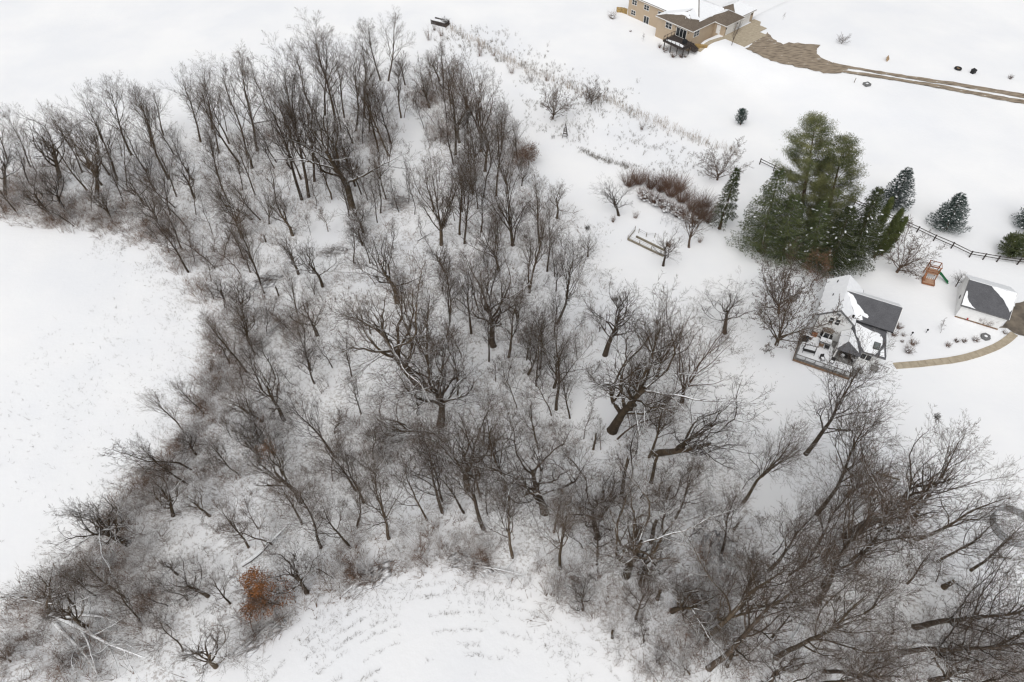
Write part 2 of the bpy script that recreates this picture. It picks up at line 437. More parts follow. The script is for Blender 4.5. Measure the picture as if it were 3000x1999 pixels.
TREES=[
(-79,105.9,16.5,2.7,1.9,'O',0.5),(-87.6,110.2,16.6,0.7,0.4,'O',0.5),(-77.6,120,17.5,1.7,1.1,'F',0.3),(-77.2,111.3,20.3,2.4,1.6,'F',0.3),
(-74.2,108.6,14.7,3.6,2.3,'S',0.14),(-67.3,111.7,20.2,1.7,0.9,'F',0.22),(-79.3,113,14.4,0.4,0.2,'F',0.2),(-74.6,123.2,13.7,1.8,1.1,'F',0.18),
(-63.1,102.7,13.5,-2.8,-1.9,'S',0.13),(-79.6,97.2,8.3,-0.4,-0.3,'S',0.12),(-96.7,106.5,13.2,3.6,3,'O',0.4),(-58.5,100.6,9.6,0.9,0.6,'S',0.1),
(-101.2,116.8,11.6,2.2,1.7,'F',0.25),(-96.3,115.9,12.1,1.7,1.3,'F',0.22),(-73.4,127.1,11.3,2.4,1.2,'F',0.18),(-68.9,120,12.9,0.9,0.5,'S',0.14),
(-58.2,113.2,13,0.4,0.1,'S',0.12),(-78.5,102.2,10.9,1.4,1.1,'S',0.12),(-64.9,124.8,16.9,1.4,0.6,'F',0.25),(-54.8,116.9,19.6,-2.5,-1.2,'F',0.3),
(-53.5,118.7,21.6,-0.4,-0.2,'F',0.25),(-52.2,121.4,21.8,1.4,0.5,'F',0.25),(-47.4,117.3,14.2,-2.1,-1,'S',0.14),(-39.8,105,27.5,0.4,0.2,'F',0.3),
(-38.6,105.8,29.9,3.5,2.3,'F',0.3),(-38.5,110.8,21.8,2.6,0.7,'F',0.3),(-37.9,132,23.6,1.9,0.4,'F',0.35),(-63.8,129.5,15,3.7,1.8,'F',0.25),
(-34.1,105,16.9,2,0.6,'S',0.13),(-60.5,128.7,10.1,2.1,0.9,'S',0.14),(-40.8,134.9,19.7,0.7,0.2,'F',0.25),(-43.5,135.4,17.4,0.4,0.2,'F',0.25),
(-45.8,128.7,14.9,1.9,0.6,'F',0.22),(-48.5,130.7,10.9,1.3,0.6,'S',0.14),(-53.5,135.4,12.2,2.5,0.9,'S',0.14),(-33.1,128.7,18,2.5,0.7,'F',0.25),
(-32.1,133.9,21,2.3,0.6,'F',0.28),(-36.4,133.9,15.6,2,0.6,'F',0.25),(-42.6,122.4,14.6,2.4,0.9,'S',0.15),(-30.2,128.2,16.6,2.1,0.4,'F',0.2),
(-29.7,102,25.8,0.9,0.2,'O',0.35),(-30,99.9,11.9,0.3,0.1,'F',0.25),(-43.1,101.4,12.6,-2.2,-0.9,'S',0.16),(-44.3,97.7,10.1,2,0.8,'V',0.12),
(-46.2,99,11.5,-2.2,-1,'F',0.18),(-47.7,99.1,10.8,-4.6,-2.5,'O',0.2),(-48.9,102,6.3,-1.2,-0.6,'S',0.14),(-55,85,14.1,0,-0,'F',0.2),
(-50.6,83,6.8,0.7,0.3,'S',0.12),(-36.2,84.5,10.2,0.5,0.2,'O',0.2),(-33.1,95.6,7.8,-0.2,-0,'S',0.09),(-50.8,86,11.7,-0.9,-0.6,'S',0.12),
(-60,90,7.3,0.5,0.3,'S',0.12),(-49,78.8,2.2,0,0,'B',0.15),(-36.7,103.2,8.2,1.9,0.7,'S',0.13),(-34.1,105,8.3,1,0.3,'S',0.13),
(-44.5,85,2.5,0,0,'B',0.18),(-43.7,92.8,1.8,0,0,'B',0.2),(-46.2,84.7,8.4,0.4,0.2,'S',0.1),(-50,88.7,7.7,0.8,0.4,'S',0.1),
(-38.4,71.1,7.2,0.2,0.1,'S',0.15),(-32.6,79.7,5.2,0.3,0.1,'V',0.12),(-38.4,79.4,2.4,0,0,'B',0.18),(-38.4,75,6.3,1,0.4,'S',0.1),
(-36.3,95.3,4.6,0.3,0.1,'S',0.08),(-54.5,87,7,0.4,0.3,'S',0.1),(-30.6,149.9,14.6,-1,-0.2,'F',0.3),(-28.7,149.6,16.6,3.9,0.6,'F',0.35),
(-24.1,133.9,13.8,2.1,0.4,'F',0.25),(-27.3,120.7,17.9,0.8,0.2,'F',0.18),(-25,119.4,19.6,-3.7,-0.8,'F',0.25),(-11.5,120,20.8,0.7,0,'F',0.35),
(-6.4,121.2,23.1,0.9,0,'V',0.32),(-9.8,134.4,12.7,-1.5,-0.1,'F',0.18),(-4.2,117.3,13.7,0.2,-0.1,'S',0.14),(-3,106.4,20.3,1.1,0,'F',0.16),
(-7.3,106.8,15.4,-0.1,0.1,'F',0.18),(-5.4,105.8,14.3,0.6,-0,'S',0.14),(-9.4,94.9,17.9,1.3,0.1,'F',0.2),(-8.4,92.6,16.8,1.6,0.1,'F',0.18),
(-12.5,92.1,20.9,1.1,0.1,'V',0.36),(0.1,92.3,18.5,-0.8,0,'V',0.28),(-2.3,85.7,14.9,-1.1,-0.1,'V',0.18),(-4.8,87.8,11.4,-0.4,-0,'S',0.13),
(2.9,80.3,19.4,1.3,-0.1,'F',0.28),(-18.7,77.8,15.8,0.8,0.2,'O',0.45),(-2.9,68.5,22,-2.5,-0.2,'O',0.35),(-6.4,71.2,17.1,-1.3,-0.2,'F',0.22),
(-0.5,66.3,17.1,0.2,0,'F',0.25),(-13.3,60.6,28.3,-4,-1.1,'O',0.45),(-12.4,63.1,19.3,1.3,0.2,'F',0.25),(-11.7,66.7,11.1,0.6,0.1,'S',0.15),
(-10,54,23.5,1.2,0.2,'O',0.45),(-7.7,66.3,7.6,0.6,0,'S',0.18),(-11,52.7,9.9,-9.2,-3.8,'O',0.33),(-18.8,48.5,10.2,0.4,0.2,'S',0.14),
(-19.1,41.9,13.9,-0.2,-0.1,'F',0.2),(-15.3,37.1,18.9,-0.1,-0.1,'F',0.22),(-10.7,39.5,14.9,-2.3,-0.7,'S',0.18),(-8.9,40.6,20.2,-2.1,-0.6,'F',0.22),
(-9,42.2,14.9,-1.4,-0.4,'F',0.17),(-5.8,44,21,-0.9,-0.1,'O',0.33),(-6.1,40.5,13.7,-1.9,-0.3,'F',0.2),(-3.6,38.4,22.2,-2.2,-0.3,'F',0.25),
(-0.5,42.4,23.4,-1.2,-0.1,'F',0.22),(4.1,40.6,22.3,-1.4,0.1,'O',0.33),(-3.9,51.1,3.5,0,0,'B',0.2),(0.1,34.6,17.5,-1.5,-0.1,'F',0.2),
(-3.1,40.3,8.7,-1.9,-0.2,'S',0.12),(-16.4,55.9,6.5,0.2,0.1,'S',0.13),(-18.6,55.5,7.7,-0.9,-0.3,'S',0.12),(3.5,60.9,12.8,-0.3,-0,'S',0.12),
(2.2,65.8,8.4,0.2,0,'S',0.12),(-17.9,45.9,7,-0.4,-0.1,'S',0.1),(-9.7,49.9,7.1,-1.4,-0.3,'S',0.12),(-9.6,51,6.9,-0.1,-0,'S',0.12),
(-2.4,61.6,6.1,-0.6,-0.1,'S',0.12),(-0.7,61.8,5.5,-0.3,-0,'S',0.1),(0.4,51.2,10.6,0.6,-0,'S',0.12),(1.9,42.6,6.7,-2.8,-0.1,'S',0.14),
(-16,94.2,6.5,-0.7,-0.1,'S',0.1),(-21,101.2,8.5,0.1,0,'S',0.12),(-18,100.5,10.3,1.3,0.2,'S',0.1),(-27.3,104.8,10,1.3,0.3,'S',0.15),
(-15.3,75,8.2,-0.6,-0.1,'S',0.15),(0.9,74.1,9.5,-0.4,-0,'S',0.13),(-22.8,81.9,7.3,-0.3,-0.1,'S',0.13),(2.3,66.8,8.7,0.2,0,'S',0.12),
(-8.3,130.7,7.2,-0.2,0,'S',0.13),(-20.1,144.9,8.5,1.1,0.1,'S',0.14),(-18.8,129.7,8.4,0,-0.1,'S',0.13),(-2.3,128.7,7.8,0.2,-0,'V',0.14),
(0.1,121.4,7.4,-0.3,0,'S',0.13),(-23.4,133.9,7.7,1.4,0.3,'S',0.12),(-16.7,131.3,7.7,-1.7,-0.3,'S',0.12),(-7.6,106.6,11.1,-0.4,0,'S',0.14),
(-9,103.8,9.2,1,0,'V',0.16),(-0.9,107,10.9,-0.2,-0.1,'V',0.14),(1.9,109.5,5.9,0.4,0,'V',0.14),(-42.6,65.1,8.7,0,0.1,'F',0.16),
(-29.1,61.2,10,-0.8,-0.4,'F',0.2),(-23.8,48.6,14.9,-1.5,-0.8,'F',0.2),(-27.2,42.1,14.2,-0.7,-0.5,'O',0.25),(-20.3,43.6,13.2,-0.3,-0.1,'F',0.2),
(-26.4,38.9,12.4,-0,0,'F',0.2),(-19.9,35.9,13.4,-0.6,-0.3,'F',0.24),(-23.5,35.9,13,-1.1,-0.7,'F',0.24),(-24.1,30.3,11.8,-0.9,-0.7,'O',0.3),
(-29.6,36.3,9.3,-0.7,-0.6,'S',0.15),(-21.3,32,6.4,-0.2,-0.1,'S',0.14),(-32.5,22.2,10.5,1,1.3,'O',0.26),(-37.8,29.4,5.2,0.3,0.3,'S',0.13),
(-35.1,54.5,8.8,-3,-2.3,'O',0.18),(-21.7,39.5,6.3,0.5,0.3,'S',0.12),(-38.7,51.8,5.7,-1.4,-1.1,'S',0.14),(-32.2,61.1,4.7,-2.3,-1.3,'S',0.16),
(-33.3,58.3,5.4,-1.3,-0.8,'S',0.12),(-38.4,40.1,6.7,-1,-1,'O',0.2),(-31.8,38.3,6.6,0,-0,'S',0.13),(-38.7,59,5.4,-0.2,-0.2,'S',0.12),
(-27,64.3,7.8,0.2,0.1,'S',0.14),(-30.9,51.6,3.8,0.1,0,'S',0.08),(-42.8,49.1,6.6,-0.2,-0.2,'O',0.15),(-47.4,36.4,13.9,0.4,0.4,'O',0.36),
(-53.2,27.8,9.7,1.2,2.1,'O',0.4),(-42.8,46.8,14.3,-2.3,-2.3,'S',0.16),(-37.9,29.4,6.7,0.2,0.2,'S',0.12),(-40,32.5,5.5,-0.5,-0.6,'O',0.16),
(-36.6,23.8,8.1,0.2,0.3,'S',0.14),(-48.3,45.9,3.3,-0.3,-0.4,'V',0.1),(-49,22.3,4.5,-0.2,-0.4,'S',0.12),(-51.1,31.6,4.8,-0,-0.1,'V',0.14),
(-55.3,22.7,5,0.3,0.7,'V',0.14),(-40,28.8,5.9,0.1,0.1,'S',0.14),(6.3,56.6,19.4,-1,0.1,'F',0.22),(14,53,26.4,1.5,-0.4,'O',0.36),
(20.9,64.7,14.6,0.2,-0.1,'V',0.18),(21.5,62.6,15.8,1.7,-0.6,'V',0.22),(24.5,57.8,17.1,-0.5,0.2,'V',0.24),(19.4,49.4,17.9,7.6,-4.6,'O',0.48),
(18.5,48.7,15.5,0.1,0,'F',0.2),(14.5,51.6,12.7,2.8,-1,'S',0.16),(17.8,58.9,10,-0.3,0.1,'F',0.18),(11.1,50,4.5,0,0,'B',0.18),(18.3,44.9,7,0,0,'B',0.2),
(14.2,43,9,0,0,'B',0.28),(10.6,37.2,15.6,-1.4,0.3,'O',0.3),(15,36.8,4.5,0,0,'B',0.36),(17.2,36.6,5.5,0,0,'B',0.36),(19.8,42.2,4,0,0,'B',0.24),
(20.4,42.4,7.8,1.9,-1,'S',0.2),(13.6,32.4,20.6,-2.7,0.9,'O',0.4),(5.8,33.2,16.5,-1.2,0.2,'F',0.25),(6.9,46.8,6.5,-3.1,0.2,'S',0.16),
(16.6,42.6,7.4,1.8,-0.8,'S',0.14),(18.5,42.8,7,0.5,-0.2,'S',0.14),(8.7,35.8,5.5,-1.9,0.3,'S',0.14),(9.8,45.3,8.6,-2.1,0.4,'S',0.15),
(9.9,51.6,5.9,-0.3,0,'S',0.12),(19,53.5,5.5,0.9,-0.3,'S',0.12),(21.1,53.4,5.5,0.5,-0.2,'S',0.12),(8.2,62.3,7.2,-0.5,0.1,'S',0.12),
(3.6,60.8,9,-0.3,0,'S',0.12),(11.6,62.3,5.4,0.3,-0.1,'S',0.08),(5.6,55.5,11.3,-0.7,0,'S',0.16),(1.9,42.6,3.7,-1.5,0,'S',0.15),
(15.4,44.7,12,-0.6,0.2,'S',0.16),(12.1,49.9,5.6,-0.2,0.1,'S',0.1),(2.9,80.2,14.9,1,-0.1,'F',0.26),(6,85.3,13.4,0.9,-0.1,'F',0.22),
(7.2,73.2,18.4,1.5,-0.2,'F',0.4),(7.2,84,8.6,0.1,0,'S',0.15),(7.3,80.5,9.5,0.4,-0.1,'F',0.18),(14.2,66.7,18.8,0.9,-0.2,'O',0.24),
(17.8,58.7,8.6,0.2,-0.1,'F',0.16),(0.1,92,11.4,3,-0.1,'F',0.2),(2.2,65.7,9.6,0.4,-0,'S',0.12),(0.8,73.8,8.9,0.3,0,'V',0.14),
(9.9,71.8,4.3,0.5,-0.1,'S',0.08),(9.9,65.7,5.9,-0.4,0.1,'S',0.13),(13.8,71.5,4.4,-0.2,0.1,'V',0.08),(5.3,81.5,3.6,0.2,-0,'S',0.12),
(13.2,89.2,5.9,0.4,-0.1,'O',0.13),(15.3,31.2,12.5,1.2,-0.6,'O',0.36),(17,29.6,2.8,0,0,'B',0.32),(18.5,28.2,13.6,2,-1.6,'O',0.3),
(21.9,25.4,29.9,1.3,0,'F',0.3),(21.6,22,29.9,3.9,-1.2,'F',0.4),(8.2,28.3,8,-0.8,0.2,'O',0.2),(18.5,21.9,3.4,-2.3,1.6,'S',0.14),
(11.3,25.2,2.2,0,0,'B',0.2),(10,31.7,3.9,-0.4,0.1,'S',0.1),(15.4,34.8,2.6,-0.5,0.2,'V',0.08),(28.3,31.6,4.9,0.4,-0.3,'O',0.16),
(19.4,21.4,3.4,-1.4,1.1,'O',0.2),(25.9,24.8,5.1,-1.2,1.1,'S',0.14),(15.8,20.7,3.1,-1.6,1.1,'S',0.14),(15.9,22.6,2.9,-0.4,0.3,'V',0.08),
(29.9,42.1,19.5,1.9,-1.5,'F',0.3),(39.9,49.2,23.3,2.2,-1.9,'F',0.36),(38.8,40.4,23.6,-1.3,1.2,'F',0.25),(35.4,33.9,21.3,0.3,-0.3,'F',0.24),
(30.9,33,18.6,1.4,-1.5,'F',0.3),(41.7,37.2,26.9,1,-1.2,'O',0.48),(27.7,38.1,2.5,0,0,'B',0.2),(41.1,34.2,11.6,0.1,-0.1,'V',0.18),
(31.1,38.7,3.7,-0.1,0.1,'S',0.08),(30.1,43.9,5.1,-0.1,0,'S',0.14),(22.7,43.6,4.7,0.5,-0.3,'S',0.16),(24.7,41,3.6,-0.4,0.3,'S',0.14),
(35.3,28.9,29.9,2.3,0.3,'F',0.36),(29.2,23.1,29.9,1,-1.3,'F',0.26),(45.8,26.4,26,0.6,-1.2,'F',0.42),(43.2,23.7,25.1,0.9,-1.8,'F',0.32),
(34.2,21.7,18.1,1.1,-1.9,'F',0.22),(52.3,24,13.8,0.8,-1.9,'F',0.32),(47.4,23.3,5,0,0,'B',0.3),(49.8,36.8,20.3,1.2,-1.7,'F',0.3),
(48.5,37,23.4,-0.9,1,'F',0.22),(51.1,31,2.4,0,0,'B',0.42),(55.1,33,15.7,0.2,-0.3,'F',0.16),(50.4,31.6,6.5,-0.3,0.6,'S',0.13),
(51.6,34.1,15.2,0.3,-0.4,'F',0.16),(42.8,25.6,7.5,-0.3,0.4,'S',0.14),(37.7,29.2,1.8,0,0,'B',0.16),(45.4,20.7,13.8,0.3,-0.7,'O',0.36),
(32.7,20.3,15.2,0.9,-1.6,'F',0.25),(27.7,20.3,11,-0.1,0.1,'O',0.25),(28.4,31.6,5,0.4,-0.3,'S',0.18),(37.8,34.6,7.2,-0.3,0.3,'S',0.1),
(41.4,33.6,17,0.1,-0.2,'F',0.3),(46.3,22.9,5.8,-0.3,0.5,'S',0.15),(56.6,26.2,7.5,0.4,-0.9,'S',0.16),(51.9,25.3,5.6,-0.5,0.9,'S',0.16),
(54.4,21.2,8.5,0.2,-0.6,'F',0.24),(23.6,22.3,9.6,-1,1,'O',0.2),(50.1,20.3,10.4,0.3,-0.6,'F',0.28),(40.6,27.9,9,-0.5,0.7,'F',0.18),
(58.8,35,1,0.1,-1.3,'V',0.1),(30,20.1,8.3,-0.5,0.8,'S',0.14),(38.7,20.3,7.6,0.1,-0.1,'F',0.2),(52.9,22.9,5.1,-0.1,0.2,'S',0.14),]
SPECIAL=[
(40.8,68.7,14.7,-0.7,0.4,'W',0.34,'maple'),(42.9,75.5,13.5,-2.5,1.4,'W',0.26,'maple2'),(33.4,71.3,9.6,-2.9,1.2,'O',0.2,'apple'),
(65.5,85,8.5,0.5,-0.4,'W',0.22,'yard'),(8.9,133.5,8.9,0.5,-0.1,'W',0.2,'m1'),(17.6,139.4,5.9,0.7,-0.1,'W',0.1,'m2'),
(40.1,111.3,8.3,-1.1,0.4,'W',0.2,'m3'),(19.7,100.4,8.3,-2,0.3,'O',0.2,'m4'),(26,86.8,9.2,0.1,-0.1,'O',0.16,'m5'),
(31.2,91.5,12.1,-0.9,0.3,'V',0.2,'m6'),(67.2,71.2,3.1,-0.1,0.1,'S',0.07,'g1'),(74,81.6,3.7,-0.2,0.2,'O',0.1,'g2'),
(53.1,162.2,7.5,-0.1,0.1,'V',0.09,'t1'),(80,163.2,2.7,-0.2,0.2,'W',0.08,'t2'),(69.1,176.1,2,-0.2,0,'S',0.06,'t3'),
(32.8,169.3,2.5,0.1,-0,'S',0.06,'t4'),]
CONIFERS=[
(50.4,92.6,24.2,-5.2,2.5,'pine',5.8),(53.9,90.5,21.7,-3.9,2,'pine',5.6),(43.4,90.5,16.8,-1.5,0.7,'spruce',5.5),(46.7,88.3,13.6,-2.1,1.1,'spruce',5),
(57.8,86.8,16,-1.1,0.7,'spruce',4.9),(54.2,85.7,13.2,-1.2,0.7,'spruce',5),(62.3,90.5,11.1,-0.3,0.2,'arbor',1.4),(59.7,90.1,11.8,-0.5,0.4,'arbor',1.4),
(62.9,88.8,10.5,0.4,-0.3,'arbor',1.5),(64.4,89.4,8.5,0.7,-0.5,'arbor',1.4),(51.3,87.3,13,-2.2,1.1,'spruce',4.4),(37.6,96.6,13.2,0.2,-0,'thin',2.6),
(71,102.3,8.7,-0.6,0.5,'blue',3.2),(78.5,96.2,7.6,-0.8,0.7,'blue',3.4),(93.7,96.4,7.6,-1.2,1.1,'blue',3.2),(86.8,89,3.8,-0.5,0.5,'juniper',2.7),
(89.5,88.7,3.9,-0.5,0.5,'juniper',2.4),(48.9,130.9,3.5,-0.4,0.1,'smallpine',1.5),]
WOOD=[
(-103.6,99.5),(-93.3,97.5),(-83.1,95.6),(-71.3,93.7),(-63.3,90.1),(-58.3,85.7),(-54.1,80.8),(-50.8,75.3),(-48.5,69.5),(-47.4,64.1),(-46.8,59.6),
(-46.4,55.4),(-48,51.4),(-49.8,47.1),(-51,43.1),(-52.8,38.8),(-55.1,35.2),(-57.1,32.2),(-60.1,30.2),(-66.8,27.8),(-59.2,14.1),(-32.7,14.1),
(-31.4,20.6),(-28.6,22.8),(-26.7,24.5),(-24.1,26.7),(-21.4,28.6),(-17.6,30.2),(-12.2,31.6),(-6.1,31.8),(-0.8,30.6),(3.9,28.2),(7.7,25.2),(10.5,22.7),
(12.9,19.9),(15.7,14.1),(62.7,14.1),(67.9,29.8),(62,33.9),(56,34.4),(51.6,37),(50,41.6),(47.7,45.1),(44.3,47.1),(38.5,44.6),(35.5,46.6),(32.7,50.3),
(29.4,50.3),(26.3,53.7),(28.9,59.6),(33.8,64.1),(33.4,69.5),(29.5,74.6),(24.8,72.4),(20,68.1),(16.2,72.4),(16.2,78.4),(13.8,83.2),(11.4,90.1),
(13.7,97.5),(10.8,102.5),(5.9,107.7),(4.1,116.7),(4.9,122.7),(-0.7,126.5),(-4.5,134.5),(-9.4,146.1),(-14.5,153.1),(-21.1,155.6),(-26.9,149.2),
(-33.5,140.1),(-40.1,134.5),(-47.4,130.4),(-57.3,126.5),(-64.5,126.5),(-74.4,123.9),(-84.5,122.7),(-94,120.2),(-103.3,117.8),(-111.7,114.3),]
CLEAR=[[(-23.8,133.1),(-19.6,133.1),(-18.9,117.8),(-18.7,107.7),(-22.3,107.7),(-22.5,119.0)],[(14.8,74.6),(15.9,69.5),(14.9,59.6),(12.9,53.1),(10.0,53.7),(12.0,60.9),(13.1,68.1)],[(33.6,48.2),(41.6,48.7),(40.3,41.6),(34.1,37.9),(32.8,43.1)],[(-35.8,99.5),(-32.1,103.5),(-29.9,93.7),(-33.2,85.7),(-35.6,85.7)],[(5.7,82.4),(9.0,80.0),(8.2,73.8),(5.0,76.8)],[(46.3,43.6),(52.0,37.9),(47.9,36.1),(46.1,40.7)]]
BRUSH=[
(-92.8,104.5,10,3),(-82.9,99.5,8,3),(-73.5,99.5,8,3),(-65.5,94.7,7,3),(-58,88.3,6,3),(-53,80,5,3),(-46.6,69.5,6,3),(-43.3,61.5,6,3.5),
(-45.3,54.8,6,3.5),(-46.3,49.2,6,3.5),(-47.8,44.1,6,4),(-50.9,40.7,6,4),(-52.1,36.1,6,4),(-54.5,31,6,3.5),(-48.3,33.9,7,3),(-42.5,27.8,6,3),
(-55.2,24.8,6,2.5),(-47.6,24.1,6,2.5),(-42.8,70.9,7,3),(-35.2,73.1,6,2.5),(-35.8,53.7,6,2),(-39.7,45.6,6,2),(-10.9,35.2,6,3),(-6.6,33.9,6,3),
(-19.6,32.2,5,3),(-27.1,25.9,5,3),(6,29.8,6,2.5),(11.7,26.7,6,2.5),(23.6,31.8,6,3),(22,27.8,6,3),(17.1,24.1,6,2.5),(26.7,24.1,7,2),(37.5,22.3,8,2),
(52.5,22.3,8,2),(-37.4,150.7,7,2),(-47.2,140.1,7,2),(-19.2,141.6,5,3),(-29.4,126.5,6,2),(-15.1,126.5,5,3),(2.8,120.2,5,3),(-1.5,130.4,5,2.5),
(-17.2,49.8,5,2.5),(-23.6,52,5,1.5),(-27.3,46.6,6,1.5),(-50.3,88.3,6,2),(-50.3,99.5,6,1.5),(5.6,50.9,6,1.5),(8.8,41.6,6,1.5),]
LOT=[
(56.1,160.6),(57.6,158.7),(58.9,156.9),(60.8,154.8),(62.7,153.5),(65,152.2),(67.2,151),(69.7,149.7),(72.2,148.6),(75.2,149.2),(76.7,150.2),
(78.4,151.9),(76.9,152.7),(74.7,153.2),(73.6,155.1),(72.7,156),(72.4,157.8),(72.8,159.6),(73.8,160.9),(74.5,162.1),(73.1,162.6),(71.1,162.9),
(69.4,163.3),(67.4,163.4),(65.7,162.6),(64.4,163.7),(64,165.3),(63.8,167.3),(63.5,169),(59.9,164.7),]
RUT_A=[
(74.7,153.2),(78.3,151.7),(83.8,150),(90.4,148.2),(97.3,146.7),(101.8,145.9),(106.2,144.6),(110.8,143.4),(115,142),(120.9,140),]
RUT_B=[
(72.4,149.3),(75.7,149.8),(79.2,149),(87.1,147),(92.3,145.7),(97.5,144.4),(105,142.1),(113.8,139.5),(119.5,137.4),]
WALK=[
(57.5,64.5),(59.2,64.7),(61.4,64.9),(64.2,65.3),(66.4,65.6),(68.6,66.1),(70.6,66.7),(72.7,67.5),(74.8,68.4),(76.5,69.4),(78.2,70.6),(79.2,71.5),]
GARAGE_DRIVE=[
(76.8,72.2),(78.9,73.7),(80.6,76),(82,77.6),(83.5,78.1),(86.2,78.5),(92.6,79.2),(87.7,68),(82.8,69.5),(80,70.5),(78.7,71.3),(78.1,72),]
FENCE=[
(49.6,116.5),(51.8,114.2),(54.3,112),(56.9,109.6),(59.4,107.5),(61.7,105.4),(64.1,103.3),(66.4,101.4),(68.6,99.4),(70.8,97.4),(72.9,95.5),(75,93.2),
(77.3,91.2),(79.5,88.9),(81.6,88.3),(83.7,87.7),(86.9,87),(90.4,86.3),]
SPOT={'wagon':(-18.6,178.7),'obelisk':(11.1,126.2),'ring':(62.6,38.4),'shed':(47.4,48.4),'playset':(70.4,83.9),'firepit':(73.7,70.2),'sqbox':(79.7,144.1),'board':(88.7,155.5),'tyre':(104.5,153.1),'darkbox':(107.5,151.7),'redbush':(115.4,149.7),'stumplog':(53.8,32.2),'post1':(77.2,145.1),'hay':(27.6,91.7)}
BED=[
(20.6,93.5),(26.3,89),(22.2,94.2),(26.7,90.5),(22.2,96),(22.8,95.3),(25.5,94.1),(22.5,92.1),(24.4,90.6),(24,94.2),(27.1,97.9),(28,98.3),(27.9,97),
(29,97.7),(27.6,91.5),(21.1,91.4),]
SHRUBS=[
(68.8,69.3),(70,69.3),(71.8,69.5),(67.1,68.4),(61.8,68.7),(60.5,67.2),(77.2,71.1),(60.9,72.1),(59.6,70.6),(61.1,70.6),(60.4,69.3),(74.8,73),
(36.5,165.8),(37.5,163.7),(39.1,161),(41,161),(42.1,161),(26.2,182.1),(39,172.4),(46.5,169.3),(30.3,174.4),]
MSHRUBS=[
(-20.8,169.9),(-19.9,175.2),(-18,172.1),(-7.9,161.5),(-4.6,161.5),(0,153.1),(4.5,149.2),(8.1,149.5),(16.8,141.3),(27.6,129.2),(33.3,92.8),(18.4,98.5),
(22.7,99.5),]
HEDGE=[
(22.5,109.3),(24.5,109.9),(26.6,108.6),(28.5,107.7),(30.2,106.1),(31.9,104.3),(33.4,102),(34.5,99.5),(24.9,105),(26.9,103.5),(28.6,101.5),(30.5,100),
(32.2,98.5),(35.7,102.5),(35.6,98.5),(32.1,107.7),(30,108.8),(33,97.5),]
GRASSLINE=[
(-16.7,176.1),(-13.5,173.3),(-8.5,167.7),(-4.2,163.2),(0,158.1),(4.8,153.1),(9.5,149.2),(15.5,144.6),(21.3,140.1),(24.1,138),(26.8,135.2),
(30.2,132.4),(32.7,129.7),(35.9,127.1),(39.7,123.9),(42.8,122.1),(46.1,120.8),]
MEADOW=[
(3.1,141.6),(10.6,138.7),(19.7,138.7),(26.1,135.2),(32.5,128.4),(40.9,122.7),(43.4,117.8),(37.5,112.1),(31,113.2),(23.7,114.3),(17.9,117.8),
(13.2,120.2),(9.9,122.7),(13.6,126.5),(7.1,125.2),(2.2,130.4),]
LOGS=[
(-33.3,78.4,-38.7,69.5,0.16),(-35.2,59.3,-40.2,54,0.2),(-35.4,60.9,-39.1,55.1,0.14),(-42.2,50.9,-45.7,50.2,0.14),(-53,27.8,-40.4,23,0.3),
(-51,27.5,-45.7,29.7,0.28),(-52,26.7,-44.5,21.1,0.24),(-32.6,33.6,-26.8,37.8,0.3),(21.1,24.6,28.2,36.1,0.2),(22.2,25.6,25.1,34.4,0.18),
(21.1,23,22.5,31.8,0.18),(21.6,39.5,27.7,41.2,0.2),(-32.4,105.4,-25.8,97.5,0.2),(-7.8,57.2,-3,59.9,0.15),(-5.4,51.4,-4.2,46.2,0.2),
(34.4,27.9,29.8,24.2,0.16),(2.2,66.5,4.6,67.2,0.14),(0.2,60.6,3.1,60.4,0.14),(-5.5,33.7,1.1,32.3,0.18),(-77.4,102.6,-68.9,99.2,0.22),
(-55.4,131.5,-49.1,133.1,0.16),(-26.7,104,-24.8,99.5,0.2),(-16.9,93.1,-14.1,95.1,0.15),(-41.5,99.5,-40.3,104.5,0.12),(52.4,31.8,54,30,0.35),
(42,24.5,57.5,25.6,0.22),(-30.7,23.6,-25.6,27.8,0.15),(-51.2,93.7,-45.5,95.6,0.12),(-20,30,-16.1,33.5,0.15),(-3.3,32.2,-6.6,34.4,0.14),
(12.3,42.1,15.5,43.1,0.12),(-57.3,93.7,-53.8,90.1,0.15),]

# ------------------------------------------------------------------ ground
def wood_density(X, Y):
    """0..1: how much brush and litter covers the ground"""
    ins = in_poly(X, Y, WOOD)
    d = edge_dist(X, Y, WOOD)
    w = np.where(ins, smooth01(.35 + d / 5.), smooth01(.35 - d / 5.))
    for P in CLEAR:
        i2 = in_poly(X, Y, P)
        d2 = edge_dist(X, Y, P)
        w = w * np.where(i2, .10, smooth01(.1 + d2 / 3.5))
    return w
def brush_density(X, Y):
    b = np.zeros(np.shape(X))
    for x, y, r, k in BRUSH:
        b = np.maximum(b, (k - 1) * np.exp(-((X - x) ** 2 + (Y - y) ** 2) / (r * .62) ** 2))
    return b

